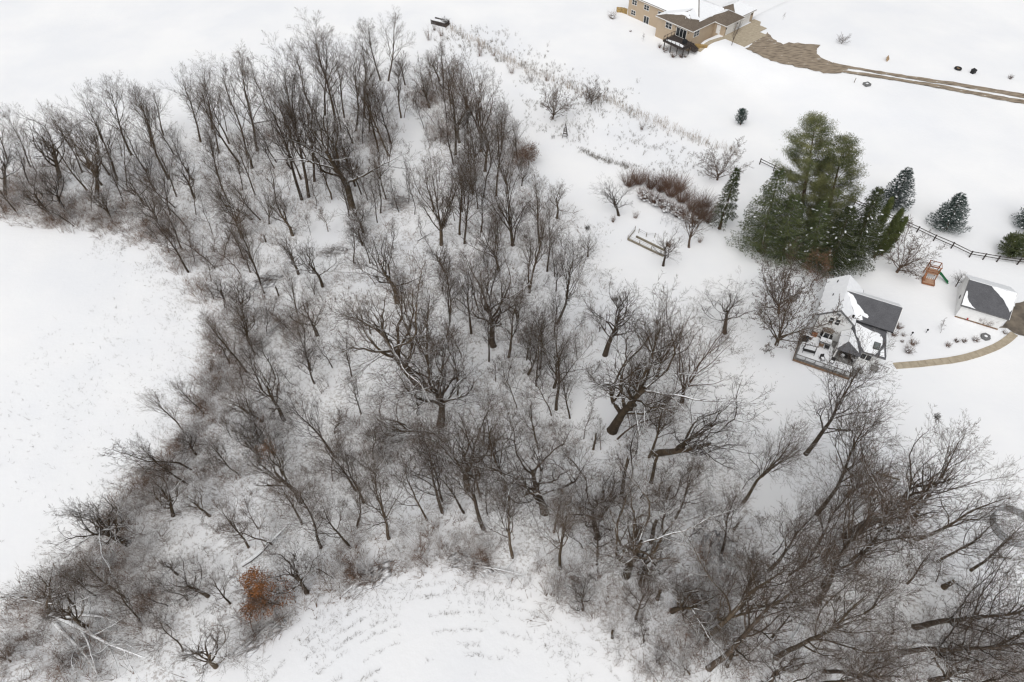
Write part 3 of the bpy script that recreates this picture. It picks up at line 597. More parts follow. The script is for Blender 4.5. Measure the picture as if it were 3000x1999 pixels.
def make_ground():
    core_x = np.arange(-150, 171, 1.0)
    core_y = np.arange(0, 222, 1.0)
    far = np.array([8, 25, 60, 140, 320, 800, 2500.])
    gx = np.concatenate([-150 - far[::-1], core_x, 170 + far])
    gy = np.concatenate([0 - far[::-1], core_y, 221 + far])
    X, Y = np.meshgrid(gx, gy)
    Z = terrain(X, Y) + .10 * (vnoise(X, Y, 9, 3) - .5) + .35 * (vnoise(X, Y, 31, 6) - .5) * smooth01((Y - 60) / 40.) * (terrain(X, Y) < .02) + .05 * (vnoise(X, Y, 2.6, 4) - .5)
    w = wood_density(X, Y)
    Z += w * .16 * (vnoise(X, Y, 1.7, 5) - .5)
    V = np.stack([X, Y, Z], -1).reshape(-1, 3)
    ny, nx = X.shape
    idx = np.arange(ny * nx).reshape(ny, nx)
    Fq = np.stack([idx[:-1, :-1], idx[:-1, 1:], idx[1:, 1:], idx[1:, :-1]], -1).reshape(-1, 4)
    me = np_mesh('ground', V, Fq, mat_ground(), k=4)
    me.polygons.foreach_set('use_smooth', np.ones(len(Fq), bool))
    # litter: leaf and twig cover on the snow; field: sparse stubble flecks on the open fields
    fld = np.maximum(smooth01(1 - np.hypot((X + 52) / 26., (Y - 62) / 26.)) * 1.2, smooth01(1.2 - np.hypot((X - 0) / 16., (Y - 22) / 13.)) * .6)
    mead = smooth01(1.3 - np.hypot((X - 27) / 17., (Y - 122) / 14.)) * .45
    for nm, A in (('litter', np.clip(w + .25 * np.minimum(1, brush_density(X, Y)), 0, 1)), ('field', np.clip(fld * (1 - w) + mead, 0, 1))):
        at = me.attributes.new(nm, 'FLOAT', 'POINT')
        at.data.foreach_set('value', A.astype(np.float32).ravel())
    o = link(bpy.data.objects.new('ground', me))
    tag(o, 'snow covered ground of fields, yard and woodland floor', None, kind='structure')
    return o

def mat_ground():
    m, nt, N, L, B = new_mat('snow_ground')
    B.inputs['Roughness'].default_value = .75
    B.inputs['Specular IOR Level'].default_value = .02
    tc = N.new('ShaderNodeTexCoord')
    P = tc.outputs['Object']
    def noise(scale, detail=4, rough=.55, vec=P):
        n = N.new('ShaderNodeTexNoise')
        n.inputs['Scale'].default_value = scale
        n.inputs['Detail'].default_value = detail
        n.inputs['Roughness'].default_value = rough
        L.new(vec, n.inputs['Vector'])
        return n.outputs['Fac']
    def attr(nm):
        a = N.new('ShaderNodeAttribute')
        a.attribute_name = nm
        return a.outputs['Fac']
    def mth(op, a, b):
        n = N.new('ShaderNodeMath')
        n.operation = op
        for i, v in enumerate((a, b)):
            if isinstance(v, (int, float)):
                n.inputs[i].default_value = v
            else:
                L.new(v, n.inputs[i])
        return n.outputs[0]
    def mapr(v, a, b, c=0., d=1.):
        n = N.new('ShaderNodeMapRange')
        for k, q in (('From Min', a), ('From Max', b), ('To Min', c), ('To Max', d)):
            if isinstance(q, (int, float)):
                n.inputs[k].default_value = q
            else:
                L.new(q, n.inputs[k])
        L.new(v, n.inputs['Value'])
        return n.outputs[0]
    def mix(f, a, b):
        n = N.new('ShaderNodeMix')
        n.data_type = 'RGBA'
        if isinstance(f, float):
            n.inputs['Factor'].default_value = f
        else:
            L.new(f, n.inputs['Factor'])
        for k, q in (('A', a), ('B', b)):
            if isinstance(q, tuple):
                n.inputs[k].default_value = q
            else:
                L.new(q, n.inputs[k])
        return n.outputs['Result']
    base = mix(mapr(noise(.05, 5), .35, .65), (.815, .825, .845, 1), (.885, .885, .885, 1))
    # litter in the wood: fine brown flecks and small twigs through the snow, in drifts
    lit = attr('litter')
    patch = mapr(noise(.22, 4), .3, .7)
    thr = mapr(mth('MULTIPLY', lit, mapr(patch, 0, 1, .55, 1.15)), 0., 1., .80, .49)
    fleck = mapr(noise(2.3, 6, .78), thr, mth('ADD', thr, .07))
    colr = mix(mapr(noise(.4, 3), .35, .65), (.20, .155, .125, 1), (.30, .25, .21, 1))
    c1 = mix(mth('MULTIPLY', fleck, mapr(lit, .02, .25, 0., .55)), base, colr)
    # stubble flecks on the open fields
    thr2 = mapr(mth('MULTIPLY', attr('field'), mapr(noise(.12, 3), .35, .65)), 0., 1., .90, .60)
    fl2 = mapr(noise(2.6, 4, .7), thr2, mth('ADD', thr2, .04))
    c2 = mix(mth('MULTIPLY', fl2, .6), c1, (.27, .23, .19, 1))
    L.new(c2, B.inputs['Base Color'])
    bp = N.new('ShaderNodeBump')
    bp.inputs['Strength'].default_value = .35
    bp.inputs['Distance'].default_value = .12
    L.new(mth('ADD', noise(1.1, 5, .6), mth('MULTIPLY', fleck, .3)), bp.inputs['Height'])
    L.new(bp.outputs[0], B.inputs['Normal'])
    return m

make_ground()

def ragged(poly, step, amp, rng):
    out = []
    n = len(poly)
    for i in range(n):
        a, b = Vector(poly[i]), Vector(poly[(i + 1) % n])
        d = b - a
        k = max(1, int(d.length / step))
        nr = Vector((-d.y, d.x)).normalized() if d.length > 0 else Vector((0, 0))
        for j in range(k):
            out.append(tuple(a + d * (j / k) + nr * rng.uniform(-amp, amp)))
    return out

def sheet(name, poly, m, dz, parent=None, grid=.9):
    """thin ground sheet laid dz above the terrain, gridded so it follows the slope"""
    xs = [p[0] for p in poly]
    ys = [p[1] for p in poly]
    import bmesh
    bm = bmesh.new()
    f = bm.faces.new([bm.verts.new((x, y, 0)) for x, y in poly])
    for ax, lo, hi in ((0, min(xs), max(xs)), (1, min(ys), max(ys))):
        k = lo + grid
        while k < hi:
            co = (k, 0, 0) if ax == 0 else (0, k, 0)
            no = (1, 0, 0) if ax == 0 else (0, 1, 0)
            bmesh.ops.bisect_plane(bm, geom=bm.verts[:] + bm.edges[:] + bm.faces[:], plane_co=co, plane_no=no)
            k += grid
    bmesh.ops.triangulate(bm, faces=bm.faces[:])
    for v in bm.verts:
        v.co.z = float(terrain(v.co.x, v.co.y)) + dz
    bm.normal_update()
    for q in bm.faces:
        if q.normal.z < 0:
            q.normal_flip()
    me = bpy.data.meshes.new(name)
    bm.to_mesh(me)
    bm.free()
    me.materials.append(m)
    return link(bpy.data.objects.new(name, me), parent)

# ------------------------------------------------------------------ roads and paths
rng = random.Random(7)
def mud_mat():
    m, nt, N, L, B = new_mat('muddy_gravel')
    B.inputs['Roughness'].default_value = .9
    tc = N.new('ShaderNodeTexCoord')
    mp = N.new('ShaderNodeMapping')
    mp.inputs['Rotation'].default_value = (0, 0, R(24))
    mp.inputs['Scale'].default_value = (.35, 1.3, 1)
    L.new(tc.outputs['Object'], mp.inputs[0])
    nz = N.new('ShaderNodeTexNoise')
    nz.inputs['Scale'].default_value = 1.6
    nz.inputs['Detail'].default_value = 5
    L.new(mp.outputs[0], nz.inputs['Vector'])
    rp = ramp(N, [(.30, (.11, .085, .06, 1)), (.46, (.24, .19, .14, 1)), (.60, (.32, .26, .19, 1)), (.675, (.30, .245, .185, 1)), (.70, (.80, .80, .80, 1))])
    L.new(nz.outputs['Fac'], rp.inputs[0])
    L.new(rp.outputs[0], B.inputs['Base Color'])
    return m
M['mud'] = mud_mat()

tag(sheet('driveway', ragged(LOT, .8, .35, rng), M['mud'], .11), 'muddy brown gravel driveway lot with thin snow streaks', None, kind='structure')
def strip(cl, w):
    L_, R_ = [], []
    for i, p in enumerate(cl):
        a, b = Vector(cl[max(0, i - 1)]), Vector(cl[min(len(cl) - 1, i + 1)])
        d = (b - a).normalized()
        n = Vector((-d.y, d.x))
        ww = w(i / (len(cl) - 1)) if callable(w) else w
        L_.append(tuple(Vector(p) + n * ww / 2))
        R_.append(tuple(Vector(p) - n * ww / 2))
    return L_ + R_[::-1]
tag(sheet('wheel_track', ragged(strip(RUT_A, lambda t: .9 + 1.5 * t), 1., .16, rng), M['mud'], .115), 'far wheel track of the muddy lane', None, kind='structure')
tag(sheet('wheel_track', ragged(strip(RUT_B, lambda t: .9 + 1.1 * t), 1., .16, rng), M['mud'], .12), 'near wheel track of the muddy lane', None, kind='structure')
tag(sheet('garage_driveway', ragged(GARAGE_DRIVE, .7, .2, rng), mat('wet_asphalt', (.21, .175, .135), (.10, .085, .07), scale=.8, rough=.7), .11), 'wet brown garage driveway at the right edge', None, kind='structure')

# walkway of separate concrete slabs
def resample(cl, step):
    P = [Vector(p) for p in cl]
    out = [P[0].copy()]
    acc = 0.
    for a, b in zip(P[:-1], P[1:]):
        d = (b - a).length
        t = step - acc
        while t <= d:
            out.append(a.lerp(b, t / d))
            t += step
        acc = (acc + d) % step
    return out
wk = resample(WALK, 1.25)
walk = tag(empty('walkway', (wk[0].x, wk[0].y, 0)), 'curved tan concrete walkway from deck to garage', None, kind='structure')
for i in range(len(wk) - 1):
    a, b = wk[i], wk[i + 1]
    d = (b - a).normalized()
    n = Vector((-d.y, d.x)) * .58
    g = d * .02
    o = MB().slab([(q.x - wk[0].x, q.y - wk[0].y, .13 + rng.uniform(-.006, .006)) for q in (a + g + n, b - g + n, b - g - n, a + g - n)], .12).build('slab', M['concrete'], walk)

# ------------------------------------------------------------------ tree growing
def tubes(chains, name, m, parent=None, link_it=True):
    """chains: (pts, radii, sides). all quads, joined into one mesh"""
    V, F4 = [], []
    for pts, rad, k in chains:
        n0 = len(V)
        m_ = len(pts)
        for i in range(m_):
            p = pts[i]
            a, b = pts[max(0, i - 1)], pts[min(m_ - 1, i + 1)]
            dx, dy, dz = b[0] - a[0], b[1] - a[1], b[2] - a[2]
            l = math.sqrt(dx * dx + dy * dy + dz * dz) or 1
            dx, dy, dz = dx / l, dy / l, dz / l
            if abs(dz) < .92:
                ux, uy, uz = dy, -dx, 0.
            else:
                ux, uy, uz = 0., dz, -dy
            l = math.sqrt(ux * ux + uy * uy + uz * uz)
            ux, uy, uz = ux / l, uy / l, uz / l
            wx, wy, wz = dy * uz - dz * uy, dz * ux - dx * uz, dx * uy - dy * ux
            r = rad[i]
            for j in range(k):
                c, s = CS[k][j]
                V.append((p[0] + r * (c * ux + s * wx), p[1] + r * (c * uy + s * wy), p[2] + r * (c * uz + s * wz)))
        for i in range(m_ - 1):
            for j in range(k):
                a = n0 + i * k + j
                b = n0 + i * k + (j + 1) % k
                F4.append((b, a, a + k, b + k))
    return np_mesh(name, np.array(V), np.array(F4), m, k=4)
CS = {k: [(math.cos(2 * math.pi * j / k), math.sin(2 * math.pi * j / k)) for j in range(k)] for k in range(3, 13)}

def cones(P, D, Ln, Rd, k=3):
    """many thin k-sided spikes: base points P, unit directions D"""
    P, D = np.asarray(P, float), np.asarray(D, float)
    n = len(P)
    ref = np.where(np.abs(D[:, 2:3]) < .9, np.array([[0, 0, 1.]]), np.array([[1., 0, 0]]))
    U = np.cross(D, ref)
    U /= np.linalg.norm(U, axis=1, keepdims=True) + 1e-9
    W = np.cross(D, U)
    V = np.empty((n, k + 1, 3))
    for j in range(k):
        a = 2 * math.pi * j / k
        V[:, j] = P + (U * math.cos(a) + W * math.sin(a)) * np.asarray(Rd).reshape(-1, 1)
    V[:, k] = P + D * np.asarray(Ln).reshape(-1, 1)
    b = np.arange(n)[:, None] * (k + 1)
    F3 = np.concatenate([np.concatenate([b + (j + 1) % k, b + j, b + k], 1)[:, None] for j in range(k)], 1).reshape(-1, 3)
    return V.reshape(-1, 3), F3

def norm(v):
    l = math.sqrt(v[0] ** 2 + v[1] ** 2 + v[2] ** 2) or 1
    return (v[0] / l, v[1] / l, v[2] / l)

def turned(d, ang, az, rg):
    """direction d bent by ang at azimuth az around itself"""
    ref = (0, 0, 1) if abs(d[2]) < .9 else (1, 0, 0)
    u = norm((d[1] * ref[2] - d[2] * ref[1], d[2] * ref[0] - d[0] * ref[2], d[0] * ref[1] - d[1] * ref[0]))
    w = (d[1] * u[2] - d[2] * u[1], d[2] * u[0] - d[0] * u[2], d[0] * u[1] - d[1] * u[0])
    s, c = math.sin(ang), math.cos(ang)
    a, b = math.cos(az), math.sin(az)
    return norm(tuple(d[i] * c + (u[i] * a + w[i] * b) * s for i in range(3)))

SIDES = {0: 9, 1: 6, 2: 4, 3: 3, 4: 3}
def grow(out, p, d, L, r, lvl, pr, rg):
    n = pr['seg'][lvl]
    wan = pr['wander'][lvl]
    up = pr['up'][lvl]
    pts, rad = [p], [r]
    dirs = [d]
    kink = rg.random() < .3
    for i in range(n):
        d = norm((d[0] + rg.gauss(0, wan), d[1] + rg.gauss(0, wan), d[2] + rg.gauss(0, wan) + up))
        s = L / n
        p = (p[0] + d[0] * s, p[1] + d[1] * s, p[2] + d[2] * s)
        pts.append(p)
        dirs.append(d)
        t = (i + 1) / n
        rad.append(max(r * (1 - pr['taper'][lvl] * t), .0045))
    out.append((pts, rad, lvl))
    if lvl >= pr['max']:
        return
    k = pr['kids'][lvl]
    k = max(1, int(k * rg.uniform(.8, 1.2) + .5))
    az = rg.uniform(0, 6.28)
    t0 = pr['from'][lvl]
    for j in range(k):
        t = t0 + (1 - t0) * ((j + rg.random()) / k)
        f = t * n
        i = min(n - 1, int(f))
        q = f - i
        cp = tuple(pts[i][a] * (1 - q) + pts[i + 1][a] * q for a in range(3))
        cr = rad[i] * (1 - q) + rad[i + 1] * q
        az += 2.4 + rg.uniform(-.5, .5)
        lo, hi = pr['angle'][lvl]
        ang = R(rg.uniform(lo, hi)) * (1 if lvl else (1.15 - .5 * t))
        cd = turned(dirs[i + 1], ang, az, rg)
        if lvl >= 1 and cd[2] < -.25:
            cd = norm((cd[0], cd[1], -.1))
        sh = pr['shape'](t) if lvl == 0 else (1.12 - .62 * t)
        cl = L * pr['ratio'][lvl] * sh * rg.uniform(.7, 1.25)
        grow(out, cp, cd, cl, min(cr * pr['rr'][lvl], cl * .030 + .006) * rg.uniform(.8, 1.05), lvl + 1, pr, rg)

PR = {
 # tall forest tree: straight trunk, ascending limbs in the upper half
 'F': dict(H=18, r=.24, seg=(12, 9, 6, 3, 1), wander=(.055, .13, .15, .14, .2), up=(.03, .07, .05, .02, 0), taper=(.9, .85, .75, .6, .9), kids=(17, 8, 6, 3, 0),
           angle=((20, 42), (20, 40), (18, 40), (18, 42)), ratio=(.55, .56, .52, .65), rr=(.52, .70, .65, .6), shape=lambda t: (1.15 - .8 * t) * min(1, .5 + t), max=4, **{'from': (.28, .2, .2, .15)}),
 # broad crooked tree
 'O': dict(H=15, r=.38, seg=(6, 12, 7, 3, 1), wander=(.08, .18, .20, .18, .3), up=(.02, .055, .045, .02, 0), taper=(.62, .86, .78, .6, .9), kids=(11, 9, 6, 4, 0),
           angle=((34, 66), (25, 50), (22, 48), (20, 46)), ratio=(.95, .50, .48, .55), rr=(.58, .68, .65, .6), shape=lambda t: .75 + .3 * t, max=4, **{'from': (.40, .2, .2, .15)}),
 # forks low into many upright limbs
 'V': dict(H=12, r=.22, seg=(4, 10, 6, 3, 1), wander=(.05, .10, .15, .18, .2), up=(.0, .05, .06, .04, 0), taper=(.35, .88, .78, .6, .9), kids=(10, 10, 6, 4, 0),
           angle=((16, 42), (20, 40), (22, 45), (20, 50)), ratio=(2.3, .38, .44, .55), rr=(.5, .55, .62, .6), shape=lambda t: .85 + .25 * t, max=4, **{'from': (.55, .15, .2, .15)}),
 # slender young tree
 'S': dict(H=9, r=.09, seg=(10, 6, 4, 1, 1), wander=(.10, .15, .16, .2, .2), up=(.04, .06, .04, 0, 0), taper=(.88, .82, .75, .9, .9), kids=(15, 8, 7, 0, 0),
           angle=((22, 46), (22, 45), (20, 44), (25, 60)), ratio=(.38, .50, .5, .5), rr=(.6, .7, .65, .6), shape=lambda t: 1.2 - .75 * t, max=3, **{'from': (.25, .2, .15, .2)}),
 # wide rounded yard tree
 'W': dict(H=7, r=.15, seg=(3, 9, 6, 3, 1), wander=(.05, .11, .15, .18, .2), up=(.0, .02, .035, .02, 0), taper=(.3, .88, .78, .6, .9), kids=(15, 11, 7, 4, 0),
           angle=((22, 68), (22, 42), (22, 45), (20, 50)), ratio=(4.2, .38, .42, .55), rr=(.42, .55, .62, .6), shape=lambda t: .8 + .2 * t, max=4, **{'from': (.35, .2, .2, .15)}),
}
def tree_proto(kind, seed, barkm, twigm):
    pr = PR[kind]
    rg = random.Random(seed)
    out = []
    Lt = pr['H'] * {'F': .93, 'O': .5, 'V': .25, 'S': .97, 'W': .16}[kind]
    grow(out, (0, 0, -.15), norm((rg.gauss(0, .04), rg.gauss(0, .04), 1)), Lt, pr['r'], 0, pr, rg)
    big, fine, spk = [], [], []
    for pts, rad, lvl in out:
        if lvl == 0:
            rad = list(rad)
            # root flare: add a ring
            p0, p1 = pts[0], pts[1]
            mid = tuple(p0[a] * .82 + p1[a] * .18 for a in range(3))
            pts = [p0, mid] + pts[1:]
            rad = [rad[0] * 1.45, rad[0] * 1.02] + rad[1:]
            big.append((pts, rad, SIDES[0]))
        elif lvl >= 3 and len(pts) == 2:
            spk.append((pts[0], pts[1], rad[0]))
        else:
            fine.append((pts, rad, SIDES[lvl]))
    top = max(max(p[2] for p in c[0]) for c in out)
    tm = tubes(big, 'trunk', barkm)
    tm.polygons.foreach_set('use_smooth', np.ones(len(tm.polygons), bool))
    cm = tubes(fine, 'crown', barkm)
    V1 = np.empty(len(cm.vertices) * 3)
    cm.vertices.foreach_get('co', V1)
    V1 = V1.reshape(-1, 3)
    F1 = np.empty(len(cm.polygons) * 4, int)
    cm.loops.foreach_get('vertex_index', F1)
    F1 = F1.reshape(-1, 4)
    T1 = np.concatenate([F1[:, [0, 1, 2]], F1[:, [0, 2, 3]]])
    bpy.data.meshes.remove(cm)
    a = np.array([s[0] for s in spk])
    b = np.array([s[1] for s in spk])
    D = b - a
    Ln = np.linalg.norm(D, axis=1)
    V2, F2 = cones(a, D / (Ln[:, None] + 1e-9), Ln, np.maximum(np.array([s[2] for s in spk]) * 1.25, .018 if kind == 'W' else .013))
    cm = np_mesh('crown', np.concatenate([V1, V2]), np.concatenate([T1, F2 + len(V1)]), barkm)
    cm.materials.append(twigm)
    # smaller branches take the twig colour
    mi = np.concatenate([np.zeros(len(T1), int), np.ones(len(F2), int)])
    cm.polygons.foreach_set('material_index', mi)
    return dict(trunk=tm, crown=cm, H=top, r=pr['r'])

PROTO = {
 'F': [tree_proto('F', s, M[b], M['twig']) for s, b in ((11, 'bark'), (12, 'bark_dark'), (13, 'bark'), (14, 'bark'), (15, 'bark_dark'))],
 'O': [tree_proto('O', s, M[b], M['twig']) for s, b in ((21, 'bark_dark'), (22, 'bark'), (23, 'bark'), (24, 'bark_dark'))],
 'V': [tree_proto('V', s, M[b], M['twig']) for s, b in ((31, 'bark'), (32, 'bark_brown'), (33, 'bark'))],
 'S': [tree_proto('S', s, M[b], M['twig']) for s, b in ((41, 'bark_dark'), (42, 'bark'), (43, 'bark_brown'), (44, 'bark_dark'), (45, 'bark'))],
 'W': [tree_proto('W', s, M[b], M['twig']) for s, b in ((51, 'bark'), (52, 'bark_brown'))],
}

def snag_proto(seed):
    rg = random.Random(seed)
    mb = MB()
    k = 9
    b_x, b_y = rg.uniform(-.35, .35), rg.uniform(-.35, .35)
    pts = [(0, 0, -.1), (0, 0, .25), (.05 + b_x * .4, b_y * .2, 1.6), (.1 + b_x, .06 + b_y * .6, 3.2), (.16 + b_x * .8, .05 + b_y, 4.4)]
    rad = [.42, .31, .27, .24, .21]
    mb.tube(pts, rad, k=k, cap=False)
    n = len(mb.v)
    for j in range(k):                      # splintered break
        v = mb.v[n - k + j]
        mb.v[n - k + j] = (v[0], v[1], v[2] + rg.uniform(0, .9) * (1 if j < k // 2 else .35))
    mb.v.append((.16 + b_x * .8, .05 + b_y, 4.2))
    for j in range(k):
        mb.f.append((n - k + (j + 1) % k, n - k + j, n))
    tm = mesh_from(mb, 'trunk', M['bark'])
    stubs = []
    for q in range(4):
        z = rg.uniform(1.8, 4.0)
        out = []
        pr = dict(PR['S'])
        grow(out, (.1 + b_x * .7, .04 + b_y * .6, z), turned((0, 0, 1), R(rg.uniform(50, 85)), q * 2.2 + rg.random(), rg), rg.uniform(1.0, 3.0), .075, 1, pr, rg)
        stubs.append(tubes([(p, r, 4 if l < 3 else 3) for p, r, l in out], 'branch_stub', M['bark_dark']))
    return dict(trunk=tm, crown=None, stubs=stubs, H=5.0, r=.3)
def mesh_from(mb, name, m):
    me = bpy.data.meshes.new(name)
    me.from_pydata(mb.v, [], mb.f)
    me.materials.append(m)
    me.update()
    return me
PROTO['B'] = [snag_proto(s) for s in (61, 62, 63)]

def put_tree(name, pro, x, y, h, lx, ly, wid, rz, crown='crown'):
    z = float(terrain(x, y)) - .06
    lean = math.hypot(lx, ly)
    o = empty(name, (x, y, z))
    sz = math.hypot(h, lean) / pro['H']
    ax = Vector((-ly, lx, 0))
    q = Matrix.Rotation(math.atan2(lean, h), 4, ax.normalized()) if lean > .05 else Matrix.Identity(4)
    o.matrix_world = Matrix.Translation((x, y, z)) @ q @ Matrix.Rotation(rz, 4, 'Z') @ Matrix.Diagonal((wid, wid, sz, 1))
    link(bpy.data.objects.new('trunk', pro['trunk']), o)
    for me in ([pro['crown']] if pro['crown'] else pro['stubs']):
        link(bpy.data.objects.new(crown, me), o)
    return o

# ---- the wood, tree by tree
ORD = ['', 'first', 'second', 'third', 'fourth', 'fifth', 'sixth', 'seventh', 'eighth', 'ninth', 'tenth', 'eleventh', 'twelfth', 'thirteenth', 'fourteenth', 'fifteenth',
       'sixteenth', 'seventeenth', 'eighteenth', 'nineteenth', 'twentieth']
def nth(n):
    if n <= 20:
        return ORD[n]
    t = n // 10
    return {2: 'twenty', 3: 'thirty', 4: 'forty'}[t] + '-' + ORD[n % 10] if n % 10 else {3: 'thirtieth', 4: 'fortieth'}[t]
def screen(x, y, z=0.):
    """photo pixel of a ground point, used only to word the labels"""
    p = R(49)
    dz = z - CAM_H
    dep = y * math.cos(p) - dz * math.sin(p)
    return 1500 + 2000 * x / dep, 999.5 + 2000 * (-dz * math.cos(p) - y * math.sin(p)) / dep
def region(x, y):
    px, py = screen(x, y)
    if py < 470:
        return "at the wood's far left edge" if px < 520 else ("at the wood's far edge" if px < 1000 else "at the wood's far tip")
    if py < 760:
        return 'above the left field' if px < 560 else ('in the far middle of the wood' if px < 1050 else 'left of the far garden')
    if py < 1110:
        return "right of the left field's bend" if px < 900 else ('in the middle of the wood' if px < 1400 else 'in the wood facing the garden bed')
    if py < 1480:
        return 'below the left field' if px < 900 else ('in the near middle of the wood' if px < 1500 else ('in the wood left of the snowy gap' if px < 1960 else 'between white house and steel ring'))
    if px < 1150:
        return 'around the orange-leaved tree'
    if px < 1750:
        return 'just above the lower field'
    if px < 2250:
        return 'right of the lower field'
    return 'in the lower right corner of the wood'
WORD = {'F': ('tall bare tree', 'tree', 'tall bare trees of the wood'), 'O': ('broad crooked bare tree', 'tree', 'broad crooked trees of the wood'),
        'V': ('low-forking bare tree', 'tree', 'low forking trees of the wood'), 'S': ('slender bare young tree', 'tree', 'slender young trees of the wood'),
        'B': ('broken dead trunk', 'dead tree', 'broken trunks in the wood')}
NAME = {'F': 'tall_tree', 'O': 'broad_tree', 'V': 'forked_tree', 'S': 'young_tree', 'B': 'broken_trunk'}
rt = random.Random(99)
buckets = {}
woods = []
# a few more thin young trees in the gaps of the wood, so that each stands alone
have = [(t[0], t[1]) for t in TREES]
extra = []
tries = 0
while len(extra) < 215 and tries < 20000:
    tries += 1
    x, y = rt.uniform(-105, 75), rt.uniform(24, 150)
    px, py = screen(x, y)
    if not (-60 < px < 3060 and py < 2050):
        continue
    if float(wood_density(np.array([x]), np.array([y]))[0]) < .8:
        continue
    if min((x - a) ** 2 + (y - b) ** 2 for a, b in have) < 4.0:
        continue
    have.append((x, y))
    if rt.random() < .22:
        extra.append((x, y, rt.uniform(8, 13), rt.gauss(0, .8), rt.gauss(0, .8), 'O', .2))
    elif rt.random() < .5:
        extra.append((x, y, rt.uniform(9, 16), rt.gauss(0, .8), rt.gauss(0, .8), 'F', .15))
    else:
        extra.append((x, y, rt.uniform(4.5, 9.5), rt.gauss(0, .6), rt.gauss(0, .6), 'S', .09))
for x, y, h, lx, ly, k, r in list(TREES) + extra:
    kk = k
    pro = rt.choice(PROTO[kk])
    h = max(h, 1.5)
    if k == 'O':
        h *= .97
    sz = h / pro['H']
    wid = sz * (rt.uniform(1.1, 1.35) if k == 'O' else rt.uniform(.95, 1.3))
    want = r * .8 / pro['r']
    wid = wid * (max(.45, min(1.9, want / wid)) ** (.28 if k != 'B' else 1.))
    if k in 'FS':
        wid = min(wid, sz * 1.35)
    o = put_tree(NAME[k], pro, x, y, h, lx, ly, wid, rt.uniform(0, 6.28), 'crown' if k != 'B' else 'branch_stub')
    rg_ = region(x, y)
    buckets.setdefault((k, rg_), []).append((screen(x, y)[0], o))
for (k, rg_), L_ in buckets.items():
    L_.sort(key=lambda t: t[0])
    w, cat, grp = WORD[k]
    for i, (px, o) in enumerate(L_):
        if len(L_) == 1:
            lab = '%s, the only one %s' % (w, rg_)
        elif i == 0:
            lab = '%s, leftmost of those %s' % (w, rg_)
        elif i == len(L_) - 1:
            lab = '%s, rightmost of those %s' % (w, rg_)
        else:
            lab = '%s, %s from left %s' % (w, nth(i + 1), rg_)
        tag(o, lab, cat, grp)

# ------------------------------------------------------------------ single trees in the yard and garden
SPLAB = {
 'maple': ('yard_tree', 'bare yard tree with spreading limbs at the left side of the white deck'),
 'maple2': ('yard_tree', 'dense bare yard tree between white house and the dark evergreens'),
 'apple': ('apple_tree', 'small dark gnarled tree standing in open snow left of the house tree'),
 'yard': ('yard_tree', 'low many-limbed bare tree left of the cedar play set'),
 'm1': ('garden_tree', 'round bare garden tree nearest the wood beyond the obelisk trellis'),
 'm2': ('garden_tree', 'thin bare garden tree at the far grass line'),
 'm3': ('garden_tree', 'wide fan-shaped bare garden tree above the thin spruce'),
 'm4': ('garden_tree', 'crooked bare tree at the left end of the brown hedge'),
 'm5': ('garden_tree', 'twin-stemmed bare tree at the near end of the timber garden bed'),
 'm6': ('garden_tree', 'bare tree with a dense brown crown right of the garden bed'),
 'g1': ('small_tree', 'thin bare little tree in the snow left of the white garage'),
 'g2': ('small_tree', 'dark twisted little tree behind the left wall of the garage'),
 't1': ('small_tree', 'narrow upright bare tree beside the tan house driveway'),
 't2': ('small_tree', 'small round bare tree in snow beyond the muddy driveway'),
 't3': ('small_tree', 'snowy sapling behind the tan house driveway'),
 't4': ('small_tree', 'snowy sapling in front of the tan house left wall'),
}
for i, (x, y, h, lx, ly, k, r, key) in enumerate(SPECIAL):
    pro = PROTO[k][i % len(PROTO[k])]
    if key == 'maple':
        pro = PROTO['W'][0]
    if key == 'apple':
        pro = PROTO['O'][0]
    if key in ('maple2', 'm6', 'm3', 't1'):
        pro = PROTO[k][1]
    sz = h / pro['H']
    wid = sz * {'m1': 1.0, 'm3': 1.15, 'yard': 1.25, 't1': .6, 'maple': .85, 'maple2': .75, 'm5': 1.0, 'apple': 1.6, 'm4': 1.25, 't2': 1.2}.get(key, 1.0)
    o = put_tree(SPLAB[key][0], pro, x, y, h, lx, ly, wid, i * 1.7)
    tag(o, SPLAB[key][1], 'tree')

